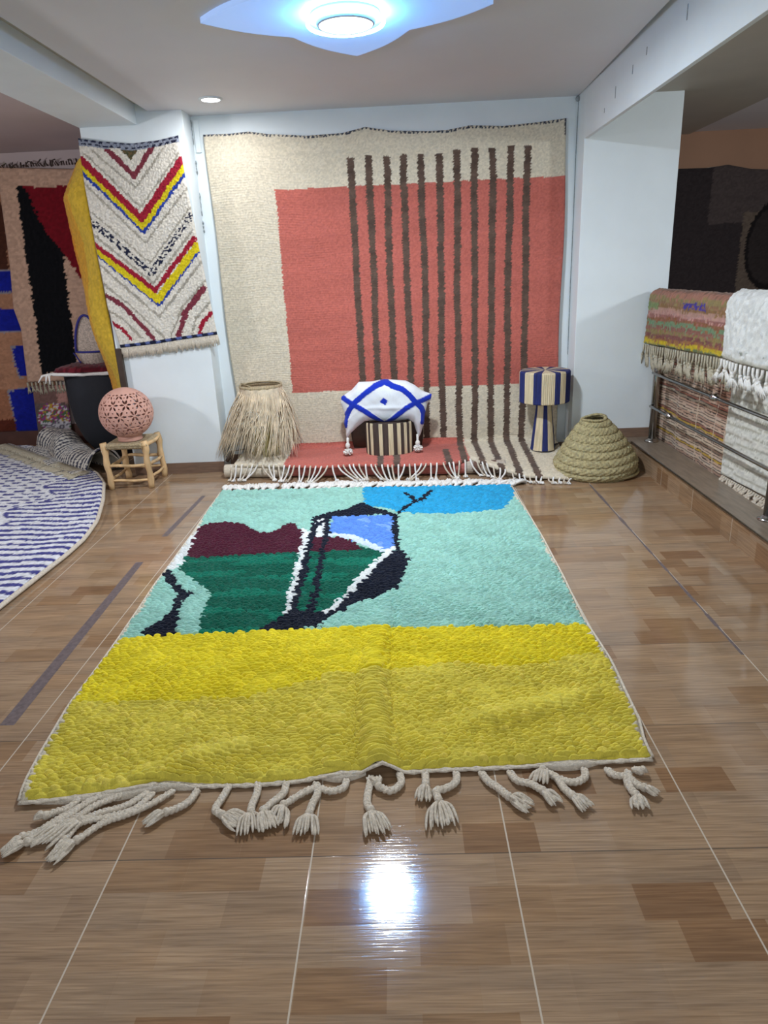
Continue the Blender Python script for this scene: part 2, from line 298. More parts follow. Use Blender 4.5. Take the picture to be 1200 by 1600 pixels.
PILLOW = {'top':[[-0.521,0.654],[-0.427,0.711],[-0.365,0.775],[-0.256,0.775],[-0.139,0.792],[-0.023,0.778],[0.043,0.771],[0.117,0.731],[0.182,0.678],[0.263,0.648]],'right':[[0.263,0.648],[0.256,0.6],[0.226,0.567],[0.202,0.475],[0.192,0.39],[0.174,0.339],[0.16,0.296],[0.14,0.262]],'bottom':[[-0.495,0.278],[-0.458,0.329],[-0.395,0.383],[-0.333,0.428],[-0.239,0.431],[-0.155,0.416],[-0.053,0.417],[0.049,0.43],[0.099,0.402],[0.14,0.262]],'left':[[-0.521,0.654],[-0.531,0.598],[-0.513,0.537],[-0.5,0.486],[-0.514,0.418],[-0.499,0.348],[-0.502,0.313],[-0.495,0.278]],'strokes':[[[-0.519,0.656],[-0.409,0.593],[-0.319,0.538],[-0.172,0.417],[-0.151,0.408]],[[-0.151,0.408],[-0.086,0.452],[0.036,0.55],[0.113,0.589],[0.172,0.603],[0.265,0.633]],[[-0.135,0.778],[-0.225,0.745],[-0.311,0.69],[-0.399,0.618],[-0.453,0.552],[-0.492,0.477],[-0.505,0.4]],[[-0.135,0.778],[-0.074,0.743],[0.008,0.714],[0.065,0.666],[0.121,0.597],[0.17,0.544],[0.19,0.484],[0.18,0.408]]],'dot':[[-0.153,0.65],[-0.117,0.619],[-0.14,0.582],[-0.189,0.613]]}
YELLOW = {'r':[[-2.49,6.18,2.637],[-2.5,6.18,2.384],[-2.5,6.18,1.945],[-2.483,6.18,1.483],[-2.456,6.18,1.051],[-2.436,6.18,0.759]],'l':[[-2.703,6.6,2.645],[-2.861,6.6,2.379],[-2.854,6.6,1.998],[-2.806,6.6,1.532],[-2.749,6.6,1.013],[-2.711,6.6,0.701]]}

# ------------------------------------------------------------------ materials
M_WALL = nmat('white_wall_paint', (.74, .80, .82), .55, var=.03, vscale=3, bump=.08, bscale=25)
M_CEIL = nmat('ceiling_paint', (.69, .68, .70), .6, var=.03, vscale=1.5, bump=.03, bscale=20)
M_SOFF = nmat('beige_soffit', (.42, .39, .33), .6, var=.05, vscale=3)
M_TAN = nmat('tan_wall_paint', (.40, .22, .13), .7, var=.06, vscale=2)
M_PINK = nmat('rose_wall_paint', (.50, .41, .40), .7, var=.04, vscale=2)
M_PLAST = nmat('bare_plaster', (.30, .33, .34), .9, var=.3, vscale=60, bump=.4, bscale=90)
M_STEEL = nmat('brushed_steel', (.42, .40, .38), .22, metal=1.0, var=.05, vscale=30)
M_CREAM = nmat('cream_wool_cord', (.64, .57, .47), .95, var=.18, vscale=90, bump=.6, bscale=220, spec=.1)
M_WHITE = nmat('white_wool_cord', (.80, .78, .74), .95, var=.10, vscale=90, bump=.5, bscale=220, spec=.1)
M_TANCORD = nmat('ecru_wool_cord', (.50, .45, .34), .95, var=.2, vscale=90, bump=.6, bscale=220, spec=.1)
M_WOOD = nmat('pale_peeled_wood', (.60, .40, .20), .6, var=.35, vscale=14, bump=.4, bscale=40, stretch=(1, 1, .25))
M_ROPE = nmat('woven_palm_rope', (.42, .33, .20), .9, var=.3, vscale=80, bump=.7, bscale=160)
M_CLAY = nmat('pink_terracotta', (.60, .33, .26), .8, var=.10, vscale=12, bump=.12, bscale=80)
M_STRAW = nmat('green_straw', (.38, .325, .17), .85, var=.35, vscale=45, bump=.7, bscale=120)
M_RAFC = nmat('natural_raffia', (.62, .52, .34), .8, var=.2, vscale=70, bump=.4, bscale=150, stretch=(1, 1, .08))
M_RAFN = nmat('navy_raffia', (.012, .02, .12), .8, var=.3, vscale=70, bump=.4, bscale=150, stretch=(1, 1, .08))
M_RAFB = nmat('brown_raffia', (.055, .035, .028), .8, var=.3, vscale=70, bump=.4, bscale=150, stretch=(1, 1, .08))
M_PALM = nmat('dry_palm_leaf', (.66, .55, .40), .75, var=.25, vscale=20)
M_PALMG = nmat('yellow_palm_stem', (.55, .48, .22), .75, var=.25, vscale=20)
M_LEATH = nmat('dark_brown_leather', (.045, .026, .016), .5, var=.2, vscale=20, bump=.2, bscale=60)
M_BLACKF = nmat('black_fabric', (.012, .014, .020), .85, var=.1, vscale=40, bump=.2, bscale=200)
M_BLUEC = nmat('blue_cord', (.03, .03, .22), .8, var=.1, vscale=60, bump=.3, bscale=200)
M_WICK = nmat('beige_woven_straw', (.52, .43, .36), .85, var=.35, vscale=70, bump=.7, bscale=120)
M_TAPE = nmat('grey_adhesive_residue', (.13, .10, .10), .5, var=.3, vscale=50)
M_PILE = pile_mat('wool_pile')
M_FLATP = pile_mat('flat_woven_wool', bump=.7, scale=180)
M_TUFT = pile_mat('smooth_tufted_cotton', bump=.25, scale=300)

def emis(name, col, st):
    m = bpy.data.materials.new(name); m.use_nodes = True
    nt = m.node_tree; nt.nodes.clear()
    e = nt.nodes.new('ShaderNodeEmission'); e.inputs[0].default_value = (*col, 1); e.inputs[1].default_value = st
    o = nt.nodes.new('ShaderNodeOutputMaterial'); nt.links.new(e.outputs[0], o.inputs[0]); return m
M_LAMP = emis('lamp_glass', (.90, .96, 1), 9)
M_HALO = emis('blue_led_ring', (.09, .42, 1.0), 100)

def floor_mat(name, x0, y0, S=0.6, vertical=False):
    m = bpy.data.materials.new(name); m.use_nodes = True
    nt = m.node_tree; b = nt.nodes['Principled BSDF']; N = nt.nodes.new; Lk = nt.links.new
    tc = N('ShaderNodeTexCoord')
    sep = N('ShaderNodeSeparateXYZ'); Lk(tc.outputs['Object'], sep.inputs[0])
    cmb = N('ShaderNodeCombineXYZ')
    def math_(op, a, c=None, d=None):
        n = N('ShaderNodeMath'); n.operation = op
        for i, q in enumerate((a, c, d)):
            if q is None: continue
            if isinstance(q, (int, float)): n.inputs[i].default_value = q
            else: Lk(q, n.inputs[i])
        return n.outputs[0]
    if vertical: ax, ay = sep.outputs[1], sep.outputs[2]
    else: ax, ay = sep.outputs[0], sep.outputs[1]
    gx = math_('SUBTRACT', ax, x0); gy = math_('SUBTRACT', ay, y0)
    Lk(gx, cmb.inputs[0]); Lk(gy, cmb.inputs[1])
    br = N('ShaderNodeTexBrick'); br.offset = 0.37; br.offset_frequency = 2; br.squash = 1
    br.inputs['Scale'].default_value = 1; br.inputs['Mortar Size'].default_value = 0.0004
    br.inputs['Brick Width'].default_value = 0.23; br.inputs['Row Height'].default_value = 0.12
    br.inputs['Color1'].default_value = (0, 0, 0, 1); br.inputs['Color2'].default_value = (1, 1, 1, 1); br.inputs['Mortar'].default_value = (.4, .4, .4, 1)
    Lk(cmb.outputs[0], br.inputs['Vector'])
    rp = N('ShaderNodeValToRGB'); cr = rp.color_ramp; cr.interpolation = 'LINEAR'
    cols = [(0, (.24, .134, .070)), (.12, (.305, .192, .107)), (.4, (.345, .230, .138)), (.7, (.378, .265, .168)), (1, (.318, .218, .137))]
    cr.elements[0].position = 0; cr.elements[0].color = (*cols[0][1], 1); cr.elements[1].position = 1; cr.elements[1].color = (*cols[-1][1], 1)
    for p, c in cols[1:-1]:
        e = cr.elements.new(p); e.color = (*c, 1)
    Lk(br.outputs['Color'], rp.inputs[0])
    mp = N('ShaderNodeMapping'); mp.inputs['Scale'].default_value = (5, 150, 1); Lk(cmb.outputs[0], mp.inputs[0])
    n1 = N('ShaderNodeTexNoise'); n1.inputs['Scale'].default_value = 1; n1.inputs['Detail'].default_value = 5; n1.inputs['Distortion'].default_value = .6
    Lk(mp.outputs[0], n1.inputs['Vector'])
    r1 = N('ShaderNodeValToRGB'); r1.color_ramp.elements[0].position = .32; r1.color_ramp.elements[1].position = .68
    r1.color_ramp.elements[0].color = (.66, .62, .60, 1); r1.color_ramp.elements[1].color = (1.12, 1.12, 1.12, 1)
    Lk(n1.outputs['Fac'], r1.inputs[0])
    mx = N('ShaderNodeMix'); mx.data_type = 'RGBA'; mx.blend_type = 'MULTIPLY'; mx.inputs[0].default_value = .85
    Lk(rp.outputs[0], mx.inputs[6]); Lk(r1.outputs[0], mx.inputs[7])
    mp2 = N('ShaderNodeMapping'); mp2.inputs['Scale'].default_value = (1.5, 9, 1); Lk(cmb.outputs[0], mp2.inputs[0])
    n2 = N('ShaderNodeTexNoise'); n2.inputs['Scale'].default_value = 1.3; n2.inputs['Detail'].default_value = 4; Lk(mp2.outputs[0], n2.inputs['Vector'])
    r2 = N('ShaderNodeValToRGB'); r2.color_ramp.elements[0].position = .35; r2.color_ramp.elements[1].position = .7
    r2.color_ramp.elements[0].color = (.84, .84, .86, 1); r2.color_ramp.elements[1].color = (1.08, 1.06, 1.03, 1); Lk(n2.outputs['Fac'], r2.inputs[0])
    mx2 = N('ShaderNodeMix'); mx2.data_type = 'RGBA'; mx2.blend_type = 'MULTIPLY'; mx2.inputs[0].default_value = 1
    Lk(mx.outputs[2], mx2.inputs[6]); Lk(r2.outputs[0], mx2.inputs[7])
    def grout(g, w):
        f = math_('FRACT', math_('DIVIDE', g, S)); d = math_('MINIMUM', f, math_('SUBTRACT', 1, f))
        return math_('LESS_THAN', d, w / S)
    g1 = grout(gx, .0024); g2 = grout(gy, .0018)
    mg = N('ShaderNodeMix'); mg.data_type = 'RGBA'; Lk(g2, mg.inputs[0]); Lk(mx2.outputs[2], mg.inputs[6]); mg.inputs[7].default_value = (.10, .075, .055, 1)
    if vertical: mg.inputs[0].default_value = 0; nt.links.remove(mg.inputs[0].links[0])
    mg2 = N('ShaderNodeMix'); mg2.data_type = 'RGBA'; Lk(g1, mg2.inputs[0]); Lk(mg.outputs[2], mg2.inputs[6]); mg2.inputs[7].default_value = (.52, .45, .36, 1)
    Lk(mg2.outputs[2], b.inputs['Base Color'])
    n3 = N('ShaderNodeTexNoise'); n3.inputs['Scale'].default_value = 2.5; n3.inputs['Detail'].default_value = 5; Lk(cmb.outputs[0], n3.inputs['Vector'])
    Lk(math_('MULTIPLY_ADD', n3.outputs['Fac'], .05, .045), b.inputs['Roughness'])
    b.inputs['Specular IOR Level'].default_value = .5
    bp = N('ShaderNodeBump'); bp.inputs['Strength'].default_value = .10; bp.inputs['Distance'].default_value = .002
    Lk(math_('SUBTRACT', n1.outputs['Fac'], math_('MAXIMUM', g1, g2)), bp.inputs['Height']); Lk(bp.outputs[0], b.inputs['Normal'])
    return m
M_FLOOR = floor_mat('wood_print_floor_tiles', -0.921, 1.665)
M_RISER = floor_mat('wood_print_step_tiles', 4.07, 0.0, vertical=True)
M_LEDGE = nmat('grey_brown_step_tread', (.20, .155, .115), .35, var=.25, vscale=6, stretch=(6, 1, 1))
M_BASEB = nmat('brown_tile_skirting', (.20, .125, .085), .4, var=.2, vscale=8, stretch=(1, 1, 8))

# ------------------------------------------------------------------ the room
def sbox(name, m, *boxes, bevel=0):
    b = MB()
    for q in boxes: b.box(*q)
    return struct(b.build(name, m, bevel=bevel))
sbox('floor', M_FLOOR, (-7, 2.0, -3, 8.6, -.12, 0))
sbox('wall_back', M_WALL, (-1.80, 1.62, 6.40, 6.52, -.02, 2.99))
sbox('wall_left', M_WALL, (-2.46, -1.635, 6.15, 6.75, -.02, 2.99), bevel=.004)
sbox('wall_right', M_WALL, (1.50, 2.25, 6.15, 6.56, -.02, 2.99), bevel=.004)
sbox('wall_far_left', M_PINK, (-7, -1.9, 7.60, 7.72, -.02, 2.99), (-7.1, -7, -3, 7.72, -.02, 2.99))
sbox('wall_far_right', M_TAN, (1.7, 5.0, 8.20, 8.32, -2.6, 2.99), (4.95, 5.05, -3, 8.3, -2.6, 2.99))
sbox('wall_stairwell', M_WALL, (2.0, 2.235, -3, 6.15, -2.6, -.001))
sbox('floor_stairwell', M_LEDGE, (2.0, 5.0, -3, 8.3, -2.7, -2.6))
# ceiling: a dropped panel with a narrow shadow slot along both beams
b = MB(); b.prism([(-1.885, -1), (1.42, -1), (1.455, 4.3), (1.497, 6.4), (-1.64, 6.4), (-1.64, 6.15), (-1.90, 6.15)], 2.93, 2.97)
struct(b.build('ceiling', M_CEIL))
sbox('ceiling_upper', M_SOFF, (-2.0, 1.53, -1, 6.4, 2.985, 3.05))
sbox('ceiling_left_room', M_PINK, (-7, -2.46, -1, 7.6, 2.93, 3.05))
sbox('ceiling_stairwell', M_SOFF, (1.53, 3.08, -1, 8.2, 2.88, 3.05))  # darker beige than the ceiling further right
sbox('ceiling_stairwell_far', M_CEIL, (3.08, 5.0, -1, 8.2, 2.90, 3.05))
sbox('trim_1', M_WALL, (-2.46, -2.0, -1, 6.15, 2.84, 3.05), bevel=.003)           # left beam
sbox('trim_2', M_WALL, (1.50, 1.53, -1, 6.15, 2.585, 3.05), bevel=.002)          # right fascia
# skirting, step with its tiled riser
sbox('baseboard_left', M_BASEB, (-2.46, -1.633, 6.138, 6.15, 0, .098))
sbox('baseboard_back', M_BASEB, (-1.635, 1.50, 6.388, 6.40, 0, .098))
sbox('baseboard_far_left', nmat('dark_red_brown_skirting', (.085, .035, .025), .5, var=.2), (-7, -2.0, 7.585, 7.6, 0, .22))
sbox('baseboard_right', M_BASEB, (1.50, 2.235, 6.138, 6.15, .178, .265))
b = MB(); b.prism([(2.0, -3), (2.235, -3), (2.235, 6.15), (1.50, 6.15), (1.50, 5.99), (2.0, 5.99)], 0, .172)
struct(b.build('step', M_RISER))
b = MB(); b.prism([(1.988, -3), (2.240, -3), (2.240, 6.138), (1.50, 6.138), (1.50, 5.98), (1.988, 5.98)], .172, .182)
struct(b.build('step_tread', M_LEDGE))
b = MB(); b.tube([(1.987, -3, .176), (1.987, 5.98, .176)], .0075, 8); struct(b.build('trim_3', M_STEEL, smooth=True))
# cracked render in the corner groove, patched plaster, marks on the fascia
b = MB()
for z0, z1, w in ((2.72, 2.90, .010), (2.50, 2.60, .018), (2.18, 2.36, .014), (2.05, 2.14, .022)):
    zz = np.linspace(z0, z1, 7); b.tube([(-1.632 + .004 * math.sin(9 * i), 6.392 - .012 * (i % 2), z) for i, z in enumerate(zz)], [w * .45 * (.3 + .7 * abs(math.sin(2.3 * i + z0))) for i in range(7)], 5)
struct(b.build('trim_4', M_PLAST))
b = MB(); b.box(-1.618, -1.575, 6.385, 6.40, 2.66, 2.90); struct(b.build('trim_5', M_WALL, bevel=.003))
b = MB(); b.tube([(1.499, 6.385, 2.93), (1.493, 6.388, 2.5), (1.497, 6.39, 2.0), (1.494, 6.39, 1.5), (1.497, 6.39, .9)], .0035, 5)
b.sphere((1.490, 6.37, 2.905), .022, 8); struct(b.build('trim_6', M_PLAST))
b = MB()
for y, z, l in ((5.35, 2.70, .07), (5.0, 2.76, .05), (4.75, 2.80, .04), (4.15, 2.80, .07), (3.75, 2.83, .05), (5.6, 2.66, .03)):
    b.box(1.4985, 1.5005, y, y + .012, z, z + l)
struct(b.build('trim_7', M_PLAST))
# black tape residue on the tiles
for i, (y0, y1, x0, x1, w) in enumerate(((2.37, 4.05, -1.645, -1.690, .030), (4.50, 5.42, -1.676, -1.643, .020))):
    b = MB(); b.add([(x0 - w, y0, .0006), (x0 + w, y0, .0006), (x1 + w * .8, y1, .0006), (x1 - w * .8, y1, .0006),
                     (x0 - w, y0, 0), (x0 + w, y0, 0), (x1 + w * .8, y1, 0), (x1 - w * .8, y1, 0)], [(0, 1, 2, 3), (7, 6, 5, 4), (0, 4, 5, 1), (1, 5, 6, 2), (2, 6, 7, 3), (3, 7, 4, 0)])
    tag(b.build('tape_residue', M_TAPE), ('long grey streak of tape residue on the tiles left of the big rug', 'short grey streak of tape residue on the tiles between stool and rug')[i], 'floor mark')
b = MB()
for y0 in np.arange(2.75, 5.35, .13):
    w = .004 + .009 * rnd.random(); b.box(1.472 - w, 1.472 + w, y0, y0 + .13, 0, .0006)
tag(b.build('dirt_streak', M_TAPE), 'broken dark dirt line along the tile joint right of the big rug', 'floor mark')

# ------------------------------------------------------------------ ceiling lamp, star panel, downlight
LX, LY = -.215, 4.14
b = MB(); pts = []
tips = [(math.radians(90 * k - 92), .74) for k in range(4)]
for k in range(4):
    a0 = math.radians(90 * k - 90); a1 = a0 + math.pi / 2
    T0 = np.array([math.cos(a0), math.sin(a0)]) * .74; T1 = np.array([math.cos(a1), math.sin(a1)]) * .74
    am = (a0 + a1) / 2; Nn = np.array([math.cos(am), math.sin(am)]) * .45
    for j in range(10):
        t = j / 10; p = T0 * (1 - t) + Nn * t; q = np.array([-(Nn - T0)[1], (Nn - T0)[0]]); q /= np.linalg.norm(q)
        pts.append(p - q * .035 * math.sin(math.pi * t))
    for j in range(10):
        t = j / 10; p = Nn * (1 - t) + T1 * t; q = np.array([-(T1 - Nn)[1], (T1 - Nn)[0]]); q /= np.linalg.norm(q)
        pts.append(p - q * .035 * math.sin(math.pi * t))
rr_ = math.radians(-1.5)
pts = [(LX + x * math.cos(rr_) - y * math.sin(rr_), LY + x * math.sin(rr_) + y * math.cos(rr_)) for x, y in pts]
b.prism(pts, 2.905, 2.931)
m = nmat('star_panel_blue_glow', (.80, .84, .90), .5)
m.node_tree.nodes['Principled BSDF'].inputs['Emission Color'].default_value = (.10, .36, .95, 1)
m.node_tree.nodes['Principled BSDF'].inputs['Emission Strength'].default_value = .55  # panel is no lamp; a faint blue glow is added to its material
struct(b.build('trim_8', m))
t = thing('ceiling_lamp', (LX, LY, 2.905), 'large round glowing ceiling lamp in the middle of the pointed star panel', 'lamp')
b = MB(); b.lathe([(.175, 2.905), (.18, 2.895), (.165, 2.880), (.14, 2.850), (.135, 2.857), (.135, 2.905)], LX, LY, 48, cap=False); b.build('bezel', nmat('white_lamp_bezel', (.75, .80, .85), .4), t, True)
b = MB(); b.lathe([(.134, 2.903), (.133, 2.857), (.10, 2.850), (.03, 2.848), (.001, 2.848)], LX, LY, 48, cap=False); b.build('diffuser', M_LAMP, t, True)
b = MB(); b.lathe([(.186, 2.870), (.198, 2.868), (.202, 2.862), (.198, 2.856), (.186, 2.854), (.182, 2.862), (.186, 2.870)], LX, LY, 48, cap=False); b.build('blue_light_ring', M_HALO, t, True)
t = thing('downlight', (-1.33, 5.85, 2.93), 'small round recessed downlight near the left back corner of the ceiling', 'lamp')
b = MB(); b.lathe([(.085, 2.931), (.085, 2.922), (.07, 2.918), (.066, 2.925)], -1.33, 5.85, 32, cap=False); b.build('rim', M_WALL, t, True)
b = MB(); b.lathe([(.068, 2.929), (.066, 2.920), (.001, 2.919)], -1.33, 5.85, 32, cap=False); b.build('diffuser', emis('downlight_glass', (.97, .98, 1), 14), t, True)

# ------------------------------------------------------------------ fringe makers
def braid(b, path, r, pitch=.045, k=5):
    P = smooth_path(path, 40); T = np.gradient(P, axis=0); Ln = np.linalg.norm(T, axis=1); T /= Ln[:, None] + 1e-9
    s = np.cumsum(Ln); side = np.cross(T, [0, 0, 1.0]); side /= np.linalg.norm(side, axis=1)[:, None] + 1e-9; up = np.cross(side, T)
    for q in range(3):
        ph = PI2 * q / 3 + s / pitch * PI2
        b.tube(P + side * (np.sin(ph) * r * .55)[:, None] + up * (np.sin(2 * ph) * r * .3)[:, None], r * .62, k)
def fray(b, p, d, length, n, r, spread, zmin=.004, k=4):
    p = np.array(p, float); d = np.array(d, float); d /= np.linalg.norm(d) + 1e-9; side = np.cross(d, [0, 0, 1.0]); side /= np.linalg.norm(side) + 1e-9
    for i in range(n):
        a = (i / (n - 1) - .5) * 2 if n > 1 else 0
        a += rnd.uniform(-.15, .15); L_ = length * rnd.uniform(.8, 1.1); hz = rnd.uniform(0, .016)
        w = a * spread * L_
        q = [p, p + d * L_ * .35 + side * w * .7 + [0, 0, hz], p + d * L_ * .7 + side * w * .95 + [0, 0, hz * .5], p + d * L_ + side * w * 1.05]
        q = [np.array([x[0], x[1], max(x[2], zmin + r)]) for x in q]
        b.tube(smooth_path(q, 9), [r * f for f in np.interp(np.linspace(0, 1, 10), [0, .3, .8, 1], [.7, 1.15, 1, .35])], k)
def floor_tassel(parent, path2, r=.0105, z0=.014, n=13, mat=M_CREAM, spread=.34, fr=.0065, name='tassel'):
    b = MB(); P = [np.array([x, y, r + .004]) for x, y in path2]; P[0][2] = z0
    end = P[-1]; body = P[:-1]
    if len(body) < 2: body = [P[0], P[0] * .6 + P[-1] * .4]
    braid(b, body, r)
    d = end - body[-1]; b.sphere(body[-1] + [0, 0, .001], r * 1.25, 8)
    o = b.build(name, mat, parent, True)
    b = MB(); fray(b, body[-1], d, float(np.linalg.norm(d)), n, fr, spread); b.build('frayed_end', mat, o, True)
    return o
def hang_fringe(name, parent, line, length, step, mat, r=.004, sway=.01, drop=(0, 0, -1), per=3, spread=.01, braided=True):
    P = np.array(line, float); seg = np.linalg.norm(np.diff(P, axis=0), axis=1); S_ = np.concatenate([[0], np.cumsum(seg)]); n = int(S_[-1] / step); b = MB(); dr = np.array(drop, float)
    for i in range(n + 1):
        s = S_[-1] * i / n; p = np.array([np.interp(s, S_, P[:, k]) for k in range(3)]); ax = (P[-1] - P[0]) / np.linalg.norm(P[-1] - P[0])
        l = length * rnd.uniform(.85, 1.12); sw = rnd.uniform(-sway, sway)
        if braided:
            m_ = p + dr * l * .5 + ax * sw * .5; b.tube([p, p + dr * l * .25, m_], r * 1.25, 5); b.sphere(m_, r * 1.8, 6); p0 = m_; l2 = l * .5
        else: p0 = p; l2 = l
        for q in range(per):
            a = ax * ((q - (per - 1) / 2) * spread + rnd.uniform(-.3, .3) * spread) + ax * sw
            b.tube([p0, p0 + dr * l2 * .5 + a * .6, p0 + dr * l2 * rnd.uniform(.85, 1.1) + a], [r, r * .9, r * .4], 4)
    o = b.build(name, mat, parent, True); return o

# ------------------------------------------------------------------ the big rug on the floor
c_mint = hexc('98c8bb'); c_teal = hexc('2b9fce'); c_navy = hexc('151b2a'); c_mar = hexc('4b1a2c'); c_grn = hexc('0d5a48')
c_blue = hexc('5f8fe0'); c_wht = hexc('dfe3e2'); c_yel = hexc('e0cf2c'); c_mus = hexc('dacb50'); c_crm = hexc('d6cdb9')
RL, RH = 2.26, 3.42
def rug_map(u, v):
    fu = u / RL; fv = v / RH
    ya = 1.97 + fv * (5.38 - 1.97)
    X = interp(ya, MAIN['edgeLine'], 1, 0) * (1 - fu) + interp(ya, MAIN['edgeRight'], 1, 0) * fu
    Y = interp(X, MAIN['nearEdge']) * (1 - fv) + interp(X, MAIN['farEdge']) * fv
    cr = X + .13 + .03 * np.sin(Y * 3); Z = .003 + (.050 * np.exp(-(cr / .045) ** 2) + .016 * np.exp(-((cr + .16) / .05) ** 2)) * np.clip((3.5 - Y) / 1.2, 0.12, 1)
    d = (Y - 2.25 - .32 * (X - .2)); Z = Z + .022 * np.exp(-(d / .06) ** 2) * np.clip((X - .1) / .2, 0, 1) * np.clip((.85 - X) / .2, 0, 1)
    Z = Z + .018 * np.exp(-((Y - 2.03 - .12 * np.sin((X + .9) * 5)) / .05) ** 2) * np.exp(-((X + .78) / .28) ** 2)
    Z = Z + .010 * np.exp(-((Y - 2.55 - .2 * (X + .5)) / .10) ** 2) * np.exp(-((X + .35) / .3) ** 2)
    Z = Z + .004 * (1 + wav(X * 2.2, Y * 2.0, 4))
    return X, Y, Z
def rug_col(u, v, rr, PC):
    x, y = PC[0] + .010 * (rr - .5), PC[1] + .010 * (RT[(rr * 4095).astype(int), 3] - .5)
    c = pick(x.shape, c_mint)
    c = np.where((wav(x * 3, y * 9, 5) > .35)[..., None], c * .93, c)
    def P(k, col):
        nonlocal c; c = np.where(inpoly(x, y, MAIN[k])[..., None], col, c)
    P('edgeL', c_wht); P('teal', c_teal)
    P('greenL', c_grn)
    g = wav(x * 2, y * 12, 3) > .2
    c = np.where((inpoly(x, y, MAIN['greenL']) & g)[..., None], hexc('11705a'), c)
    P('maroonL', c_mar); P('blue', c_blue)
    c = np.where((inpoly(x, y, MAIN['blue']) & (wav(x * 8, y * 7, 1) > .45))[..., None], hexc('7fa8ea'), c)
    c = np.where((distline(x, y, MAIN['whiteStreak']) < .035)[..., None] & inpoly(x, y, MAIN['blue'])[..., None], hexc('cfdcec'), c)
    P('greenR', c_grn); c = np.where((inpoly(x, y, MAIN['greenR']) & g)[..., None], hexc('11705a'), c); P('maroonR', c_mar); P('whiteBox', c_wht)
    P('rblack', c_navy); P('roof', c_navy); P('whiteR', c_wht); P('figure', c_navy)
    P('whiteL', c_wht)
    for k, w in (('line1', .021), ('line2', .019), ('eye1', .016), ('eye2', .016), ('ant1', .019), ('ant2', .020)):
        c = np.where((distline(x, y, MAIN[k]) < w)[..., None], c_navy, c)
    yl = interp(x, MAIN['yline']) + .006 * wav(x * 20, y * 3); ys = interp(x, MAIN['ysplit']) + .05 * wav(x * 3, y * 2, 9)
    ym = y < yl
    ycol = np.where((y < ys)[..., None], c_mus, c_yel)
    ycol = np.where(((rr > .93))[..., None], ycol * [1.05, 1.04, 1.3], ycol)
    ycol = ycol * (1 + .06 * wav(x * 1.5, y * 11, 2))[..., None]
    c = np.where(ym[..., None], ycol, c)
    e = np.minimum(u, RL - u) < .012 + .012 * (wav(v * 3, u * 2, 7) > .2)
    c = np.where(e[..., None], c_crm, c)
    return c
main = thing('shag_rug', (-.25, 3.6, 0), 'large shaggy yellow and mint rug with an abstract figure, lying flat on the tiles', 'rug')
carpet('wool_pile', main, rug_map, RL, RH, .0041, .030, .0175, .030, rug_col, .010, M_PILE, seed=1, wob=1.0, jit=.7, rows=.95, bend=lambda u, v: .045 * np.exp(-((u - 1.25) / .16) ** 2) * np.exp(-(v / 1.3) ** 2))
def edge_pt(fu, fv, dz=.006):
    a = rug_map(np.array([fu * RL]), np.array([fv * RH])); return np.array([a[0][0], a[1][0], a[2][0] + dz])
b = MB(); braid(b, [edge_pt(i / 30, 0) + [0, -.010, -.001] for i in range(31)], .009, pitch=.03); b.build('near_selvage_cord', M_CREAM, main, True)
for fu, sgn in ((0, -1), (1, 1)):
    b = MB(); b.tube([edge_pt(fu, i / 60) + [sgn * .004, 0, .003] for i in range(61)], .0062, 6); b.build('side_selvage', M_CREAM, main, True)
# bare woven band showing under the lifted pile on the near edge
b = MB()
for x0, x1, dp in ((-1.30, -.70, .034), (-.33, -.17, .03), (.42, .66, .028)):
    xs = np.linspace(x0, x1, 24)
    y0 = interp(xs, MAIN['nearEdge']); top = [(x, y - dp * math.sin(math.pi * i / 23) - .004, .012 + .010 * math.sin(math.pi * i / 23)) for i, (x, y) in enumerate(zip(xs, y0))]
    bot = [(x, y + .03, .016) for x, y in zip(xs, y0)]; low = [(x, y, .001) for x, y, z in top]
    b = MB(); b.add(top + bot + low, [(i, i + 1, 25 + i, 24 + i) for i in range(23)] + [(48 + i, 49 + i, i + 1, i) for i in range(23)])
    b.build('bare_woven_band', M_CREAM, main, True)
for p in TASSELS:
    p = [list(q) for q in p]
    big = p[0][0] < -.7 and len(p) >= 5
    floor_tassel(main, p, r=.0125 if not big else .012, n=17 if not big else 22, spread=.40 if not big else .26, fr=.0054)
xs = np.linspace(-1.49, .83, 44)
for i, x in enumerate(xs):
    y = float(np.interp(x, [-1.51, .853], [5.455, 5.33])); l = rnd.uniform(.15, .22); dx = .05 + .05 * rnd.random() if x > -.8 else rnd.uniform(-.09, .06)
    if x > .55: dx += .05
    floor_tassel(main, [(x, y), (x + dx * .4, y + l * .35), (x + dx, y + l)], r=.014, n=7, mat=M_WHITE, spread=.36, fr=.0125)

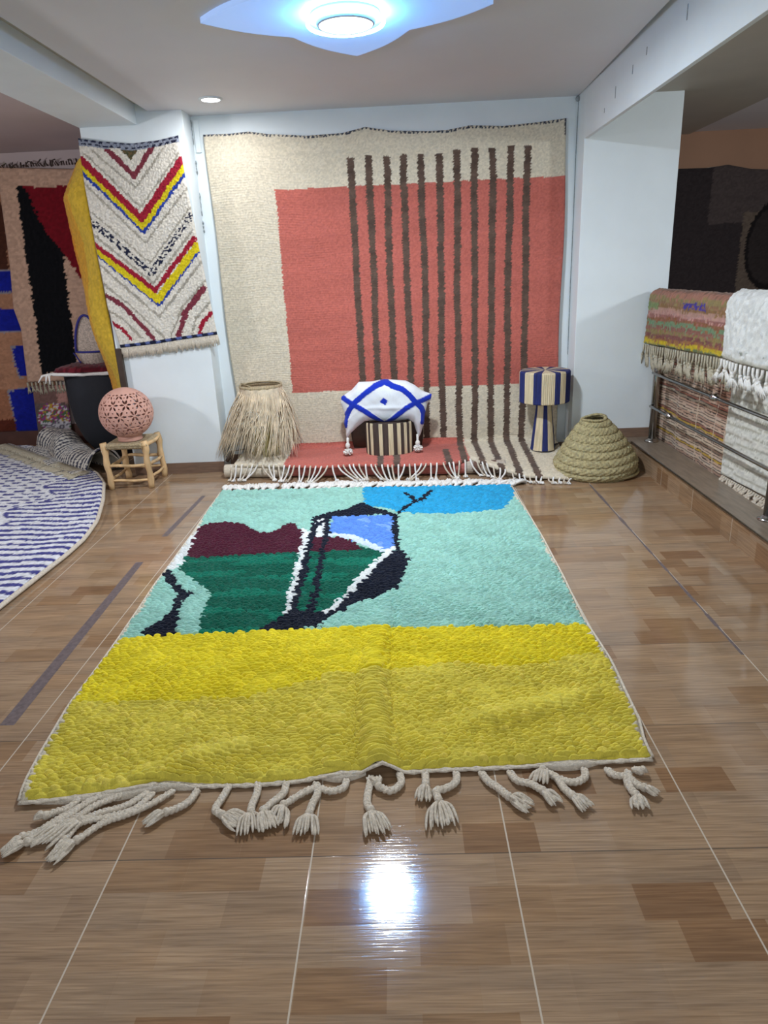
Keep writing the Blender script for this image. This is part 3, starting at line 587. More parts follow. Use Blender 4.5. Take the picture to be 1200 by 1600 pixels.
# ------------------------------------------------------------------ the coral rug hung on the back wall and spilling onto the floor
k_crm = hexc('d7ccb6'); k_cor = hexc('be695d'); k_brn = hexc('5f4d43')
CTOP = [(-1.53, 2.785), (-1.3, 2.782), (-1.157, 2.790), (-1.0, 2.765), (-.691, 2.738), (-.4, 2.745), (-.209, 2.782), (0, 2.745), (.3, 2.727), (.452, 2.728), (.633, 2.752), (.9, 2.735), (1.2, 2.752), (1.41, 2.77)]
CYF = [(-1.53, 5.90), (-1.2, 5.86), (-.7, 5.74), (-.4, 5.77), (-.1, 5.70), (.4, 5.71), (.58, 5.78), (.75, 5.66), (1.0, 5.53), (1.41, 5.47)]
CZF = [(-1.53, .118), (.4, .118), (.6, .125), (.8, .075), (1.0, .035), (1.41, .012)]
CL, CH_, CA = 2.94, 3.28, 2.62
def coral_map(u, v):
    X = -1.53 + u * 1.0
    zt = interp(X, CTOP)
    t = np.clip(v / CA, 0, 1)
    zw = zt - t * (zt - .19)
    X = X + np.where(X < -.9, np.clip(t - .4, 0, 1) * .06 * np.clip((-.9 - X) / .6, 0, 1), 0) + .008 * np.sin(zw * 4)
    Yw = 6.378 - .010 * wav(X * 2.2, zw * .5, 2) - .012
    w = np.clip((v - CA) / (CH_ - CA), 0, 1)
    yf = interp(X, CYF); zf = interp(X, CZF)
    k = .13
    ang = np.clip(w / k, 0, 1) * math.pi / 2; R = .07
    Yc = 6.366 - R * (1 - np.cos(ang)); Zc = .19 - R * np.sin(ang)
    q = np.clip((w - k) / (1 - k), 0, 1)
    Yl = (6.366 - R) * (1 - q) + yf * q
    Zl = .12 * (1 - q) + zf * q + .006 * wav(X * 3, Yl * 4, 3) * np.sin(math.pi * q) - .012 * np.clip(q - .93, 0, 1) / .07 * 1
    Y = np.where(v < CA, Yw, np.where(w < k, Yc, Yl)); Z = np.where(v < CA, zw, np.where(w < k, Zc, Zl))
    return X, Y, Z
SX = np.linspace(-.346, 1.098, 11); STOP = [2.565, 2.572, 2.560, 2.565, 2.560, 2.556, 2.580, 2.585, 2.580, 2.590, 2.588]
def coral_col(u, v, rr, PC):
    X, Y, Z = PC; c = pick(X.shape, k_crm)
    c = c * (1 + .035 * wav(X * 1.2, v * 9, 1))[..., None]
    wall = v < CA
    jx = .004 * wav(v * 4, X * 2, 4)
    cor = wall & (X + jx > -.985) & (Z < 2.347 + .004 * wav(X * 9, Z)) & (Z > .665)
    cor |= (~wall) & (X > -1.03 + jx) & (X < .56)
    cc = k_cor * (1 + .07 * wav(X * 1.4, v * 8, 3))[..., None]
    c = np.where(cor[..., None], cc, c)
    for i, (sx, st) in enumerate(zip(SX, STOP)):
        m = (np.abs(X + .010 * wav(v * 1.6, i * 3.1, i) - sx) < .029) & (Z < st)
        if sx < .5: m &= wall | ((v > CA + .25) & (i in (1, 2, 5)))
        c = np.where(m[..., None], k_brn * (1 + .25 * wav(v * 14, X * 3, i))[..., None] , c)
    top = v < .018
    c = np.where((top & (np.sin(u * PI2 / .034) > -.2))[..., None], hexc('3d4250'), c)
    c = np.where(((u > CL - .012) & (v < .12))[..., None], hexc('4d4a50'), c)
    return c
t = thing('striped_wall_rug', (0, 6.0, 0), 'huge cream and coral rug with brown upright stripes hanging on the back wall', 'rug')
coral = t
carpet('wool_pile', t, coral_map, CL, CH_, .0068, .0145, .0105, .0095, coral_col, .016, M_PILE, seed=5, flip=True, wob=.5, rows=.5, colvar=.13)
# folded layers under the lying end
b = MB(); xs = np.linspace(-1.46, 1.36, 30); v_ = []
for x in xs:
    yf = float(interp(x, CYF)); zf = float(interp(x, CZF)); ya = yf + (.24 if x < .8 else .1)
    q = (6.296 - ya) / (6.296 - yf); z0 = .12 * (1 - q) + zf * q - .006
    v_ += [(x, ya, 0.0), (x, ya, z0), (x, 6.34, .106), (x, 6.34, 0.0)]
b.add(v_, [(4 * i + a, 4 * i + (a + 1) % 4, 4 * i + 4 + (a + 1) % 4, 4 * i + 4 + a) for i in range(29) for a in range(4)] + [(0, 1, 2, 3), (119, 118, 117, 116)])
b.build('folded_under_layer', M_CREAM, t)
# the rolled-up end
ax0, ax1 = np.array([-1.58, 5.945, .066]), np.array([.86, 5.765, .066])
def roll_map(u, v):
    f = u / 2.45; a = v / .062
    Rr = .050 + .006 * a / PI2 * .5
    cx = ax0[0] + (ax1[0] - ax0[0]) * f; cy = ax0[1] + (ax1[1] - ax0[1]) * f
    return cx, cy - Rr * np.cos(a), .060 + Rr * np.sin(a) + .002 * np.sin(f * 30)
def roll_col(u, v, rr, PC):
    X = PC[0]; c = pick(X.shape, hexc('cfc5b2')); c = np.where((X > -1.0)[..., None], hexc('b56a62'), c); c = np.where((X > .52)[..., None], hexc('b9ada0'), c)
    for sx in (-.13, .02, .62, .75):
        c = np.where((np.abs(X - sx) < .035)[..., None], hexc('6b5148'), c)
    return c * (1 + .12 * (np.sin(v * 420) > .3))[..., None]
carpet('rolled_end', t, roll_map, 2.45, .062 * PI2 * 1.4, .010, .016, .006, .0015, roll_col, .004, M_FLATP, flip=False, seed=3, colvar=.08)
# knotted cords along the front edge
n = 62; grp = [rnd.choice((-1, 1)) * rnd.uniform(.02, .10) for _ in range(16)]
for i in range(n):
    x = -1.50 + 2.86 * i / (n - 1) + rnd.uniform(-.008, .008); yf = float(interp(x, CYF)) - .012; zf = float(interp(x, CZF)) + .008
    g = int(i / 4.3 + .4 * math.sin(i)); gx = -1.50 + 2.86 * (g * 4.3 + 2) / (n - 1)
    dx = (gx - x) * .45 + grp[g] * .8 + rnd.uniform(-.02, .02) + (.05 if x > .2 else 0)
    over = x < .85
    yb = (np.interp(x, [-1.58, .86], [5.945, 5.765]) - .075) if over else yf - .05
    b = MB()
    if over:
        yb = min(yb, yf - .03)
        L = [(x, yf + .01, zf), (x + dx * .05, yf - .02, zf - .010), (x + dx * .25, min(yf - .03, yb), zf * .62), (x + dx * .7, yb - .012, zf * .24), (x + dx, yb - rnd.uniform(.015, .05), .010)]
    else: L = [(x, yf, max(zf, .012)), (x + dx * .3, yf - .035, .012), (x + dx * .6 + .02, yf - .085, .009)]
    b.tube(smooth_path(L, 16), .0074, 6)
    e = np.array(L[-1]); b.sphere(e, .0135, 7); fray(b, e, (dx * .3 + rnd.uniform(-.3, .3), -1, 0), .028, 4, .0045, .5)
    b.build('tassel', M_WHITE if i % 3 else M_CREAM, t, True)

# ------------------------------------------------------------------ generic flat hanging rug
def hung(name, parent, ul, ur, top, bot, Y, res, cu, cv, amp, colfn, thick, mat=None, seed=0, wob=.4, bow=.006, **kw):
    """left and right edges as x(z), top and bottom edges as z(x), hung in the plane y = Y"""
    z1 = max(p[1] for p in top); z0 = min(p[1] for p in bot); L = max(p[0] for p in top) - min(p[0] for p in top); H = z1 - z0
    def mp(u, v):
        fu = u / L; fv = v / H; za = z1 - fv * H
        X = interp(za, ul, 1, 0) * (1 - fu) + interp(za, ur, 1, 0) * fu
        Z = interp(X, top) * (1 - fv) + interp(X, bot) * fv
        X = interp(Z, ul, 1, 0) * (1 - fu) + interp(Z, ur, 1, 0) * fu
        return X, Y - thick * 0 - bow * (1 + wav(X * 3, Z * 2, seed)), Z
    return carpet(name, parent, mp, L, H, res, cu, cv, amp, colfn, thick, mat or M_PILE, seed=seed, flip=True, wob=wob, **kw), mp, L, H

# ------------------------------------------------------------------ chevron rug on the left wall
CC = dict(maroon=hexc('7c3440'), red=hexc('9c1f33'), yellow=hexc('d8c31e'), blue=hexc('27409a'), grey=hexc('a9a294'), navy=hexc('20243c'))
def chev_col(u, v, rr, PC):
    X, Z = PC[0] + .004 * (rr - .5), PC[2]; c = pick(X.shape, hexc('ddd6c9'))
    for pts, hw, k in sorted(CHEV['strokes'], key=lambda s: 0 if s[2] == 'grey' else 1):
        m = distline(X, Z, pts) < hw * (1 + .15 * wav(X * 12, Z * 12))
        if k == 'check':
            m2 = m & ((rr > .36)); m2 &= distline(X, Z, pts) > hw * .12
            c = np.where(m2[..., None], CC['navy'], c)
        else: c = np.where(m[..., None], CC[k], c)
    c = np.where(inpoly(X, Z, CHEV['tri'])[..., None], np.where((rr > .5)[..., None], hexc('4b4a34'), hexc('6e5b3c')), c)
    dv = v; Hh = chev_H
    b1 = (dv < .016) | ((dv > .030) & (dv < .046))
    ck = np.sin(u * PI2 / .055 + np.where(dv > .025, math.pi, 0)) > -.3
    c = np.where((dv < .05)[..., None], hexc('8f94a2'), c); c = np.where((b1 & ck)[..., None], CC['navy'], c)
    b2 = dv > Hh - .030
    c = np.where(b2[..., None], hexc('5c6aa0'), c); c = np.where((b2 & (np.sin(u * PI2 / .085) > -.1))[..., None], hexc('1b2038'), c)
    return c
t = thing('chevron_rug', (-2.0, 6.1, 1.2), 'cream rug with red, yellow and blue chevron bands hanging askew on the left wall', 'rug')
chev_H = max(p[1] for p in CHEV['outline']) - min(p[1] for p in CHEV['bottom'])
o, mp, L_, H_ = hung('wool_pile', t, CHEV['left'], CHEV['right'], CHEV['outline'], CHEV['bottom'], 6.140, .0052, .014, .0105, .010, chev_col, .014, seed=8, wob=.6)
line = [(lambda a: (a[0][0], a[1][0] - .012, a[2][0]))(mp(np.array([L_ * i / 20]), np.array([H_]))) for i in range(21)]
hang_fringe('fringe', t, line, .085, .012, M_CREAM, r=.0065, sway=.012, per=3, spread=.010, braided=False)

# ------------------------------------------------------------------ yellow rug hanging round the side of the left wall
yr = np.array(YELLOW['r']); yl_ = np.array(YELLOW['l'])
def yel_map(u, v):
    f = u / .5; s = v / 1.95 * 5
    k = np.arange(6)
    R_ = [np.interp(s, k, yr[:, i]) for i in range(3)]; L2 = [np.interp(s, k, yl_[:, i]) for i in range(3)]
    bul = np.sin(math.pi * f) * .03 * (1 + np.sin(v * 6)) * np.clip(v * 2, 0, 1)
    return (L2[0] * (1 - f) + R_[0] * f - bul, L2[1] * (1 - f) + R_[1] * f - bul, L2[2] * (1 - f) + R_[2] * f)
def yel_col(u, v, rr, PC):
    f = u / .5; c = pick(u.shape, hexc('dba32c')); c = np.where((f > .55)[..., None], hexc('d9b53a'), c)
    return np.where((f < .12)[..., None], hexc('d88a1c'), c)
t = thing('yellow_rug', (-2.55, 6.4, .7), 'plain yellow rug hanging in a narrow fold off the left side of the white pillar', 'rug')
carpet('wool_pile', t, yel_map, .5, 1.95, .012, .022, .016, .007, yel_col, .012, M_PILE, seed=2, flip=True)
b = MB(); b.box(-2.452, -2.40, 6.10, 6.148, .50, 1.14); b.box(-2.475, -2.462, 6.16, 6.6, .5, 1.9); b.build('dark_gap_strips', M_LEATH, t, bevel=.008)  # dark brown strips standing in for the shaded gap between rug and pillar

# ------------------------------------------------------------------ rugs on the far left wall
def br_col(u, v, rr, PC):
    X, Z = PC[0], PC[2]; c = pick(X.shape, hexc('c9a58d'))
    c = np.where(inpoly(X, Z, BLACKRED['red'])[..., None], hexc('7a1320'), c)
    c = np.where(inpoly(X, Z, BLACKRED['black'])[..., None], hexc('0d0e12'), c)
    return c
t = thing('black_and_red_rug', (-3.5, 7.5, .6), 'sand rug with tall black block and dark red triangle on the far left wall', 'rug')
right_ = [(-2.95, 2.80), (-3.05, 1.5), (-3.05, .6)]
o, mp, L_, H_ = hung('wool_pile', t, BLACKRED['outL'], right_, [(-3.9, 2.80), (-2.98, 2.74)], [(-4.04, .70), (-3.0, .70)], 7.555, .012, .03, .02, .010, br_col, .014, seed=9)
line = [(-4.03, 7.53, .70), (-3.08, 7.53, .70)]
hang_fringe('fringe', t, line, .13, .045, M_TANCORD, r=.009, sway=.008, per=3, spread=.018)
b = MB()
for i in range(34):
    x = -3.88 + .9 * i / 33; b.tube([(x, 7.545, 2.79), (x + rnd.uniform(-.02, .02), 7.53, 2.79 + rnd.uniform(.01, .05)), (x + rnd.uniform(-.04, .04), 7.52, 2.79 + rnd.uniform(-.02, .06))], .006, 4)
b.build('knotted_top_fringe', M_LEATH, t, True)
def bb_col(u, v, rr, PC):
    X, Z = PC[0], PC[2]; c = pick(X.shape, hexc('a87a5e')) * (1 + .12 * wav(X * 2, Z * 14, 1))[..., None]
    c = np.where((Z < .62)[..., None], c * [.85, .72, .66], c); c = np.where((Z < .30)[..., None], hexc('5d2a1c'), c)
    c = np.where(inpoly(X, Z, BROWNBLUE['dark'])[..., None], hexc('4a2a1e'), c)
    for p in BROWNBLUE['sq']:
        q = np.array(p); d = distline(X, Z, p + [p[0]]); m = inpoly(X, Z, p)
        c = np.where((d < .012)[..., None], hexc('8f8a90'), c); c = np.where(m[..., None], hexc('141f8c'), c)
    return c
t = thing('brown_rug', (-4.2, 7.55, 0), 'brown wool rug with royal blue squares hanging behind the sand, black and red rug', 'rug')
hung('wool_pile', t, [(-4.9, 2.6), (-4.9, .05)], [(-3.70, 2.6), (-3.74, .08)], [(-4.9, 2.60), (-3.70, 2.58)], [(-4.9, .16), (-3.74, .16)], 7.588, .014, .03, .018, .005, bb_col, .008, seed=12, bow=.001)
def fl_col(u, v, rr, PC):
    X, Z = PC[0], PC[2]; c = pick(X.shape, hexc('6a5a55'))
    r = np.hypot((X + 3.80) / .19, (Z - .30) / .16); k = (rr * 5).astype(int)
    pal = np.array([hexc(h) for h in ('b0406a', 'c9a23a', 'd9d2d6', '8a4a88', '4d6a4a')])
    c = np.where((r < 1.05)[..., None], pal[np.clip(k, 0, 4)], c)
    c = np.where(((r < .95) & (Z < .26))[..., None], np.where((rr > .4)[..., None], hexc('c9c6cc'), hexc('77707a')), c)
    c = np.where((Z > .46)[..., None], np.where((X > -3.74)[..., None], hexc('b98a80'), hexc('7d5f58')), c)
    c = np.where((Z < .12)[..., None], hexc('4a4443'), c)
    return c
t = thing('floral_rug', (-3.82, 7.55, 0), 'small dark rug with a pink and white flower, seen below the sand rug', 'rug')
hung('wool_pile', t, [(-3.99, .66), (-4.04, .02)], [(-3.62, .66), (-3.66, .02)], [(-3.99, .66), (-3.62, .66)], [(-4.04, .05), (-3.66, .05)], 7.545, .012, .022, .016, .004, fl_col, .010, seed=14, bow=.002)

# ------------------------------------------------------------------ blue and white rug on the floor at the left
BRR = [(-2.30, 2.6), (-2.262, 3.1), (-2.25, 3.45), (-2.235, 3.8), (-2.215, 4.16), (-2.22, 4.45), (-2.28, 4.81), (-2.42, 5.28), (-2.60, 5.75), (-2.80, 6.1), (-3.4, 6.9), (-4.2, 7.5)]
def fb_map(u, v):
    f = u / 2.7; Y = 2.6 + v
    XR = interp(Y, BRR, 1, 0); X = -5.0 * (1 - f) + XR * f
    return X, Y, .012 + .006 * (1 + wav(X * 2, Y * 2, 3)) + .03 * np.exp(-((Y - 5.6) / .5) ** 2) * np.clip((f - .9) / .1, 0, 1)
def fb_col(u, v, rr, PC):
    X, Y = PC[0], PC[1]; c = pick(X.shape, hexc('d9dade')); blue = hexc('34357e')
    bx = -2.98 - .12 * np.sin(Y * 9) + .05 * wav(Y * 2, 1, 2) - np.clip(4.95 - Y, 0, 3) * .45
    ph = (Y + .020 * wav(X * 2.5, Y * 1.5, 2) + .010 * np.sin(X * 17)) / .098
    lines = (X > bx) & (np.sin(ph * PI2) > .18)
    # hairpin ends that join pairs of lines
    hp = (np.abs(X - bx) < .020) & (np.sin(ph * math.pi) > 0)
    c = np.where((lines | hp)[..., None], blue, c)
    gx = (X + .37 * Y); row = np.floor(Y / .085)
    d = (X < bx - .06) & (np.mod(Y, .085) < .042) & (np.mod(gx + row * .071, .15) < .085 + .03 * wav(X, Y))
    c = np.where(d[..., None], hexc('3f4080'), c)
    return c
t = thing('blue_and_white_rug', (-3.5, 5.0, 0), 'white floor rug with wavy indigo lines and rows of indigo dashes at the left', 'rug')
carpet('wool_pile', t, fb_map, 2.7, 4.85, .0115, .022, .016, .007, fb_col, .014, M_PILE, seed=21, wob=.4)
b = MB(); b.tube([(float(interp(y, BRR, 1, 0)) + .008, y, .022 + .03 * math.exp(-((y - 5.6) / .5) ** 2)) for y in np.linspace(2.6, 6.9, 60)], .015, 6); b.build('edge_binding', M_CREAM, t, True)

# ------------------------------------------------------------------ zebra striped rug folded on top of it
za, zb = np.array([-3.80, 7.38]), np.array([-2.80, 6.22]); zd = (zb - za) / np.linalg.norm(zb - za); zn = np.array([-zd[1], zd[0]]); zL = 1.52
def zb_map(u, v):
    s = v / 1.15                                     # 0 = front flap edge, 1 = tucked back
    a = np.clip((s - .35) / .45, 0, 1) * math.pi
    hump = .115 + .03 * np.sin(u * 4 + 1)
    off = np.where(s < .35, -.30 + s / .35 * .14, np.where(s < .8, -.16 * np.cos(a), .16 + (s - .8) * -.5))
    z = np.where(s < .35, .040 + .01 * np.sin(u * 9), np.where(s < .8, .045 + np.sin(a) * hump * 1.25 + .018 * np.sin(u * 11 + a * 2), .045))
    off = off + .03 * np.sin(u * 5)
    return za[0] + zd[0] * u + zn[0] * off, za[1] + zd[1] * u + zn[1] * off, z
def zb_col(u, v, rr, PC):
    c = pick(u.shape, hexc('d8d3c8')); m = np.sin((u + .03 * np.sin(v * 9)) * PI2 / .062) > .15
    return np.where(m[..., None], hexc('3b3d4e'), c)
t = thing('zebra_rug', (-3.3, 6.8, .05), 'cream rug with thin black stripes folded over on itself behind the stool', 'rug')
carpet('wool_pile', t, zb_map, zL, 1.15, .012, .020, .014, .005, zb_col, .014, M_PILE, seed=23, flip=False)
b = MB(); p0, p1 = np.array([-4.33, 7.42, .055]), np.array([-2.86, 6.10, .052])
braid(b, [p0 + (p1 - p0) * i / 12 + [0, .02 * math.sin(i), 0] for i in range(13)], .016, pitch=.05); b.build('edge_braid', nmat('black_and_cream_braid', (.30, .28, .26), .9, var=.6, vscale=60), t, True)
hang_fringe('fringe', t, [p0 + [-.01, -.015, .005], p1 + [-.01, -.015, .005]], .20, .028, M_TANCORD, r=.008, sway=.07, drop=(-.62, -.76, -.06), per=3, spread=.03)

# ------------------------------------------------------------------ palm leaf lamp
t = thing('palm_leaf_lamp', (-1.27, 6.16, .125), 'dry palm leaf lamp with a straw skirt standing on the rug by the left corner', 'lamp')
px, py = -1.235, 6.165
b = MB(); b.lathe([(.172, .775), (.186, .782), (.190, .765), (.182, .745), (.176, .745), (.172, .765)], px, py, 40, cap=False, fn=lambda r, z, a, i: r + .004 * math.sin(a * 40))
b.tube([(px - .17, py, .792), (px - .05, py - .14, .775), (px + .17, py - .03, .765)], .006, 5)
b.build('woven_rim', M_ROPE, t, True)
b = MB(); b.lathe([(.186, .757), (.190, .70), (.205, .62), (.21, .55)], px, py, 60, cap=False, fn=lambda r, z, a, i: r * (1 + .012 * math.sin(a * 44))); b.build('leaf_cone', M_PALM, t, True)
def leaf(b, a, r0, z0, r1, z1, tw, w, bend):
    q = []
    for i in range(8):
        s = i / 7; r = r0 + (r1 - r0) * s + bend * math.sin(math.pi * s); aa = a + tw * s
        q.append((px + r * math.cos(aa), py + min(r * math.sin(aa), .19), z0 + (z1 - z0) * s))
    b.tube(q, [w * f for f in (.8, 1, 1, .95, .85, .7, .5, .15)], 4, flat=.45)
b = MB(); g = MB()
for i in range(520):
    a = rnd.uniform(0, PI2); lx = -math.cos(a)
    z0 = rnd.uniform(.56, .74); z1 = rnd.uniform(.20, .50) if rnd.random() < .4 else rnd.uniform(.15, .26)
    r1 = .20 + (.74 - z1) * rnd.uniform(.15, .32) + .08 * max(0, lx) * (.8 - z1) / .6
    leaf(b, a, .19 + (.74 - z0) * .08, z0, r1, z1, rnd.uniform(.15, .65) * (-1 if math.sin(a) < 0 else 1), rnd.uniform(.005, .009), rnd.uniform(-.01, .03))
b.build('leaf_skirt', M_PALM, t, True)
for i in range(60):
    a = rnd.uniform(0, PI2); leaf(g, a, .05, .45, .10 + .04 * rnd.random(), .130, .1, .010, .01)
g.build('inner_stem', M_PALMG, t, True)
b = MB(); b.tube([(-1.58, 6.03, .125), (-1.55, 6.06, .17), (-1.53, 6.08, .205)], .016, 6); b.tube([(-1.53, 6.08, .205), (-1.45, 6.09, .215), (-1.38, 6.12, .21)], .004, 4); b.build('dark_cord_end', M_LEATH, t, True)

# ------------------------------------------------------------------ raffia drum, leather cushion and white pillow
def stripes_lathe(b, prof, cx, cy, k, stripe, fn=None):
    v = []; n = len(prof)
    for i, (r, z) in enumerate(prof):
        for j in range(k):
            a = PI2 * j / k; rr = r * (1 + (.012 if j % 2 else -.004)); 
            x, y = fn(rr, a) if fn else (rr * math.cos(a), rr * math.sin(a)); v.append((cx + x, cy + y, z))
    for mi in sorted(set(stripe(PI2 * j / k) for j in range(k))):
        pass
    b.v.append(np.array(v)); base = b.n; b.n += len(v)
    for i in range(n - 1):
        for j in range(k):
            b.f.append([base + q for q in (i * k + j, i * k + (j + 1) % k, (i + 1) * k + (j + 1) % k, (i + 1) * k + j)]); b.mi.append(stripe(PI2 * (j + .5) / k))
t = thing('raffia_drum', (-.125, 6.06, .13), 'small drum wrapped in brown and cream raffia stripes under the white pillow', 'stool')
def dst(a):
    x = math.cos(a) * .205
    if math.sin(a) > 0: return int((x + .205) / .035) % 2
    for lo, hi in ((-.195, -.178), (-.160, -.135), (-.090, -.055), (-.005, .042), (.072, .100), (.130, .155), (.178, .195)):
        if lo < x < hi: return 1
    return 0
b = MB(); stripes_lathe(b, [(.97, .128), (1, .15), (1.0, .30), (1.0, .405), (.985, .425)], -.120, 6.09, 150, dst, fn=lambda r, a: (r * .205 * math.cos(a), r * .135 * math.sin(a)))
b.build('raffia_wrap', [M_RAFB, M_RAFC], t)
b = MB(); b.lathe([(1, .412), (.6, .424), (.01, .426)], -.120, 6.09, 48, cap=False, fn=lambda r, z, a, i: r * .19 / math.sqrt(math.cos(a) ** 2 + (math.sin(a) * .19 / .125) ** 2)); b.build('lid', M_RAFB, t, True)
t = thing('leather_cushion', (-.13, 6.26, .12), 'dark brown leather cushion standing behind the striped raffia drum', 'cushion')
b = MB(); nn = 24; v = []
for i in range(nn + 1):
    for j in range(nn + 1):
        a, c_ = i / nn * 2 - 1, j / nn * 2 - 1; x = -.14 + .33 * a * (1 - .06 * c_ * c_); z = .30 + .165 * c_ * (1 - .06 * a * a); d = .050 * (1 - a ** 4) * (1 - c_ ** 4) + .004
        v.append((x, 6.285 - d, z))
v += [(x, 12.57 - y, z) for x, y, z in v]; m = (nn + 1) ** 2; f = []
for i in range(nn):
    for j in range(nn):
        q = [i * (nn + 1) + j, (i + 1) * (nn + 1) + j, (i + 1) * (nn + 1) + j + 1, i * (nn + 1) + j + 1]; f += [q, [k + m for k in q[::-1]]]
rim = [i * (nn + 1) for i in range(nn + 1)] + [nn * (nn + 1) + j for j in range(1, nn + 1)] + [i * (nn + 1) + nn for i in range(nn - 1, -1, -1)] + [j for j in range(nn - 1, 0, -1)]
f += [[rim[i], rim[(i + 1) % len(rim)], rim[(i + 1) % len(rim)] + m, rim[i] + m] for i in range(len(rim))]
b.add(v, f); b.build('leather_cover', M_LEATH, t, True)

def curve_pt(pts, n):
    P = np.array(pts, float); s = np.concatenate([[0], np.cumsum(np.linalg.norm(np.diff(P, axis=0), axis=1))]); s /= s[-1]; q = np.linspace(0, 1, n)
    return np.stack([np.interp(q, s, P[:, 0]), np.interp(q, s, P[:, 1])], 1)
t = thing('white_pillow', (-.12, 6.1, .43), 'white tufted pillow with crossing royal blue lines, slumped over the raffia drum', 'pillow')
n = 96; Tp, Bp, Lp, Rp = (curve_pt(PILLOW[k], n) for k in ('top', 'bottom', 'left', 'right'))
U, V = np.meshgrid(np.linspace(0, 1, n), np.linspace(0, 1, n))
XZ = (1 - V)[..., None] * Tp[None] + V[..., None] * Bp[None] + (1 - U)[..., None] * Lp[:, None] + U[..., None] * Rp[:, None] \
    - ((1 - U) * (1 - V))[..., None] * Tp[0] - (U * (1 - V))[..., None] * Tp[-1] - ((1 - U) * V)[..., None] * Bp[0] - (U * V)[..., None] * Bp[-1]
bulge = ((1 - (2 * U - 1) ** 4) * (1 - (2 * V - 1) ** 4)) ** .7
X, Z = XZ[..., 0], XZ[..., 1]
Yf = 6.07 + .02 * V - .100 * bulge - .05 * V * 0 - .010 * np.exp(-((V - .62) / .05) ** 2) * (1 - abs(2 * U - 1)) - .006 * wav(X * 9, Z * 11)
Yb = 6.09 + .065 * bulge * np.clip(1.2 - V, 0, 1)
dl = np.min([distline(X, Z, s) for s in PILLOW['strokes']], axis=0); blue = (dl < .023) | inpoly(X, Z, PILLOW['dot'])
Yf -= .007 * np.clip(1 - dl / .026, 0, 1) ** .5
b = MB(); idx = np.arange(n * n).reshape(n, n); F = np.stack([idx[:-1, :-1], idx[1:, :-1], idx[1:, 1:], idx[:-1, 1:]], -1).reshape(-1, 4)
b.add(np.stack([X, Yf, Z], -1).reshape(-1, 3), F.tolist()); b.add(np.stack([X, Yb, Z], -1).reshape(-1, 3), F[:, ::-1].tolist())
ring = np.concatenate([idx[0, :], idx[1:, -1], idx[-1, -2::-1], idx[-2:0:-1, 0]])
for i in range(len(ring)): b.f.append([int(ring[i]), int(ring[(i + 1) % len(ring)]), int(ring[(i + 1) % len(ring)]) + n * n, int(ring[i]) + n * n]); b.mi.append(0)
o = b.build('pillow_cover', M_TUFT, t, True)
at = o.data.color_attributes.new('Col', 'FLOAT_COLOR', 'POINT'); cc = np.tile(hexc('e6e9ee'), (2 * n * n, 1)); bl = blue.reshape(-1); cc[:n * n][bl] = hexc('1b35b4'); cc[n * n:][bl] = hexc('1b35b4')
at.data.foreach_set('color', np.concatenate([cc, np.ones((len(cc), 1))], 1).ravel())
for cx, top in ((-.487, .29), (.130, .30)):
    b = MB(); yy = 6.02
    b.tube([(cx, 6.06, top), (cx, yy + .01, .25)], .012, 6); b.sphere((cx, yy, .232), .022, 10, sz=1.2)
    zc = .175 if cx < 0 else .185; v0 = len(b.v)
    for q in range(70):
        a = rnd.uniform(0, PI2); e = rnd.uniform(-1, 1); rr = math.sqrt(1 - e * e); d = np.array([rr * math.cos(a), rr * math.sin(a), e * .7]); c0 = np.array([cx, yy, zc])
        b.tube([c0, c0 + d * .030, c0 + d * .046], [.008, .008, .003], 4)
    b.build('pompom_tassel', M_WHITE, t, True)

# ------------------------------------------------------------------ raffia mushroom lamp
t = thing('raffia_lamp', (1.235, 6.08, .12), 'mushroom shaped lamp wrapped in navy and cream raffia, beside the straw basket', 'lamp')
lx, ly = 1.240, 6.09
def sst(a):
    x = math.cos(a)
    if math.sin(a) > 0: return 0 if int((a) / .3) % 2 else 1
    for lo, hi in ((-.88, -.60), (-.30, .19), (.43, .70)):
        if lo < x < hi: return 1
    return 0
b = MB(); stripes_lathe(b, [(.208, .545), (.213, .552), (.213, .80), (.206, .812), (.12, .814), (.01, .814)], lx, ly, 170, sst); b.build('lamp_shade', [M_RAFN, M_RAFC], t)
b = MB(); b.lathe([(.207, .546), (.05, .56), (.01, .56)], lx, ly, 40, cap=False); b.build('shade_underside', M_RAFC, t, True)
def bst(a):
    x = math.cos(a)
    if math.sin(a) > 0: return int(a / .35) % 2
    return 1 if (-.88 < x < -.25 or .27 < x < .84) else 0
b = MB(); stripes_lathe(b, [(.108, .122), (.104, .14), (.088, .30), (.070, .47), (.064, .56)], lx, ly, 90, bst); b.lathe([(.10, .118), (.10, .125)], lx, ly, 24); b.build('lamp_base', [M_RAFN, M_RAFC], t)
b = MB(); b.tube([(1.33, 6.14, .135), (1.38, 6.10, .16), (1.345, 6.05, .15), (1.31, 6.11, .14)], .006, 5); b.build('cable', M_BLACKF, t, True)

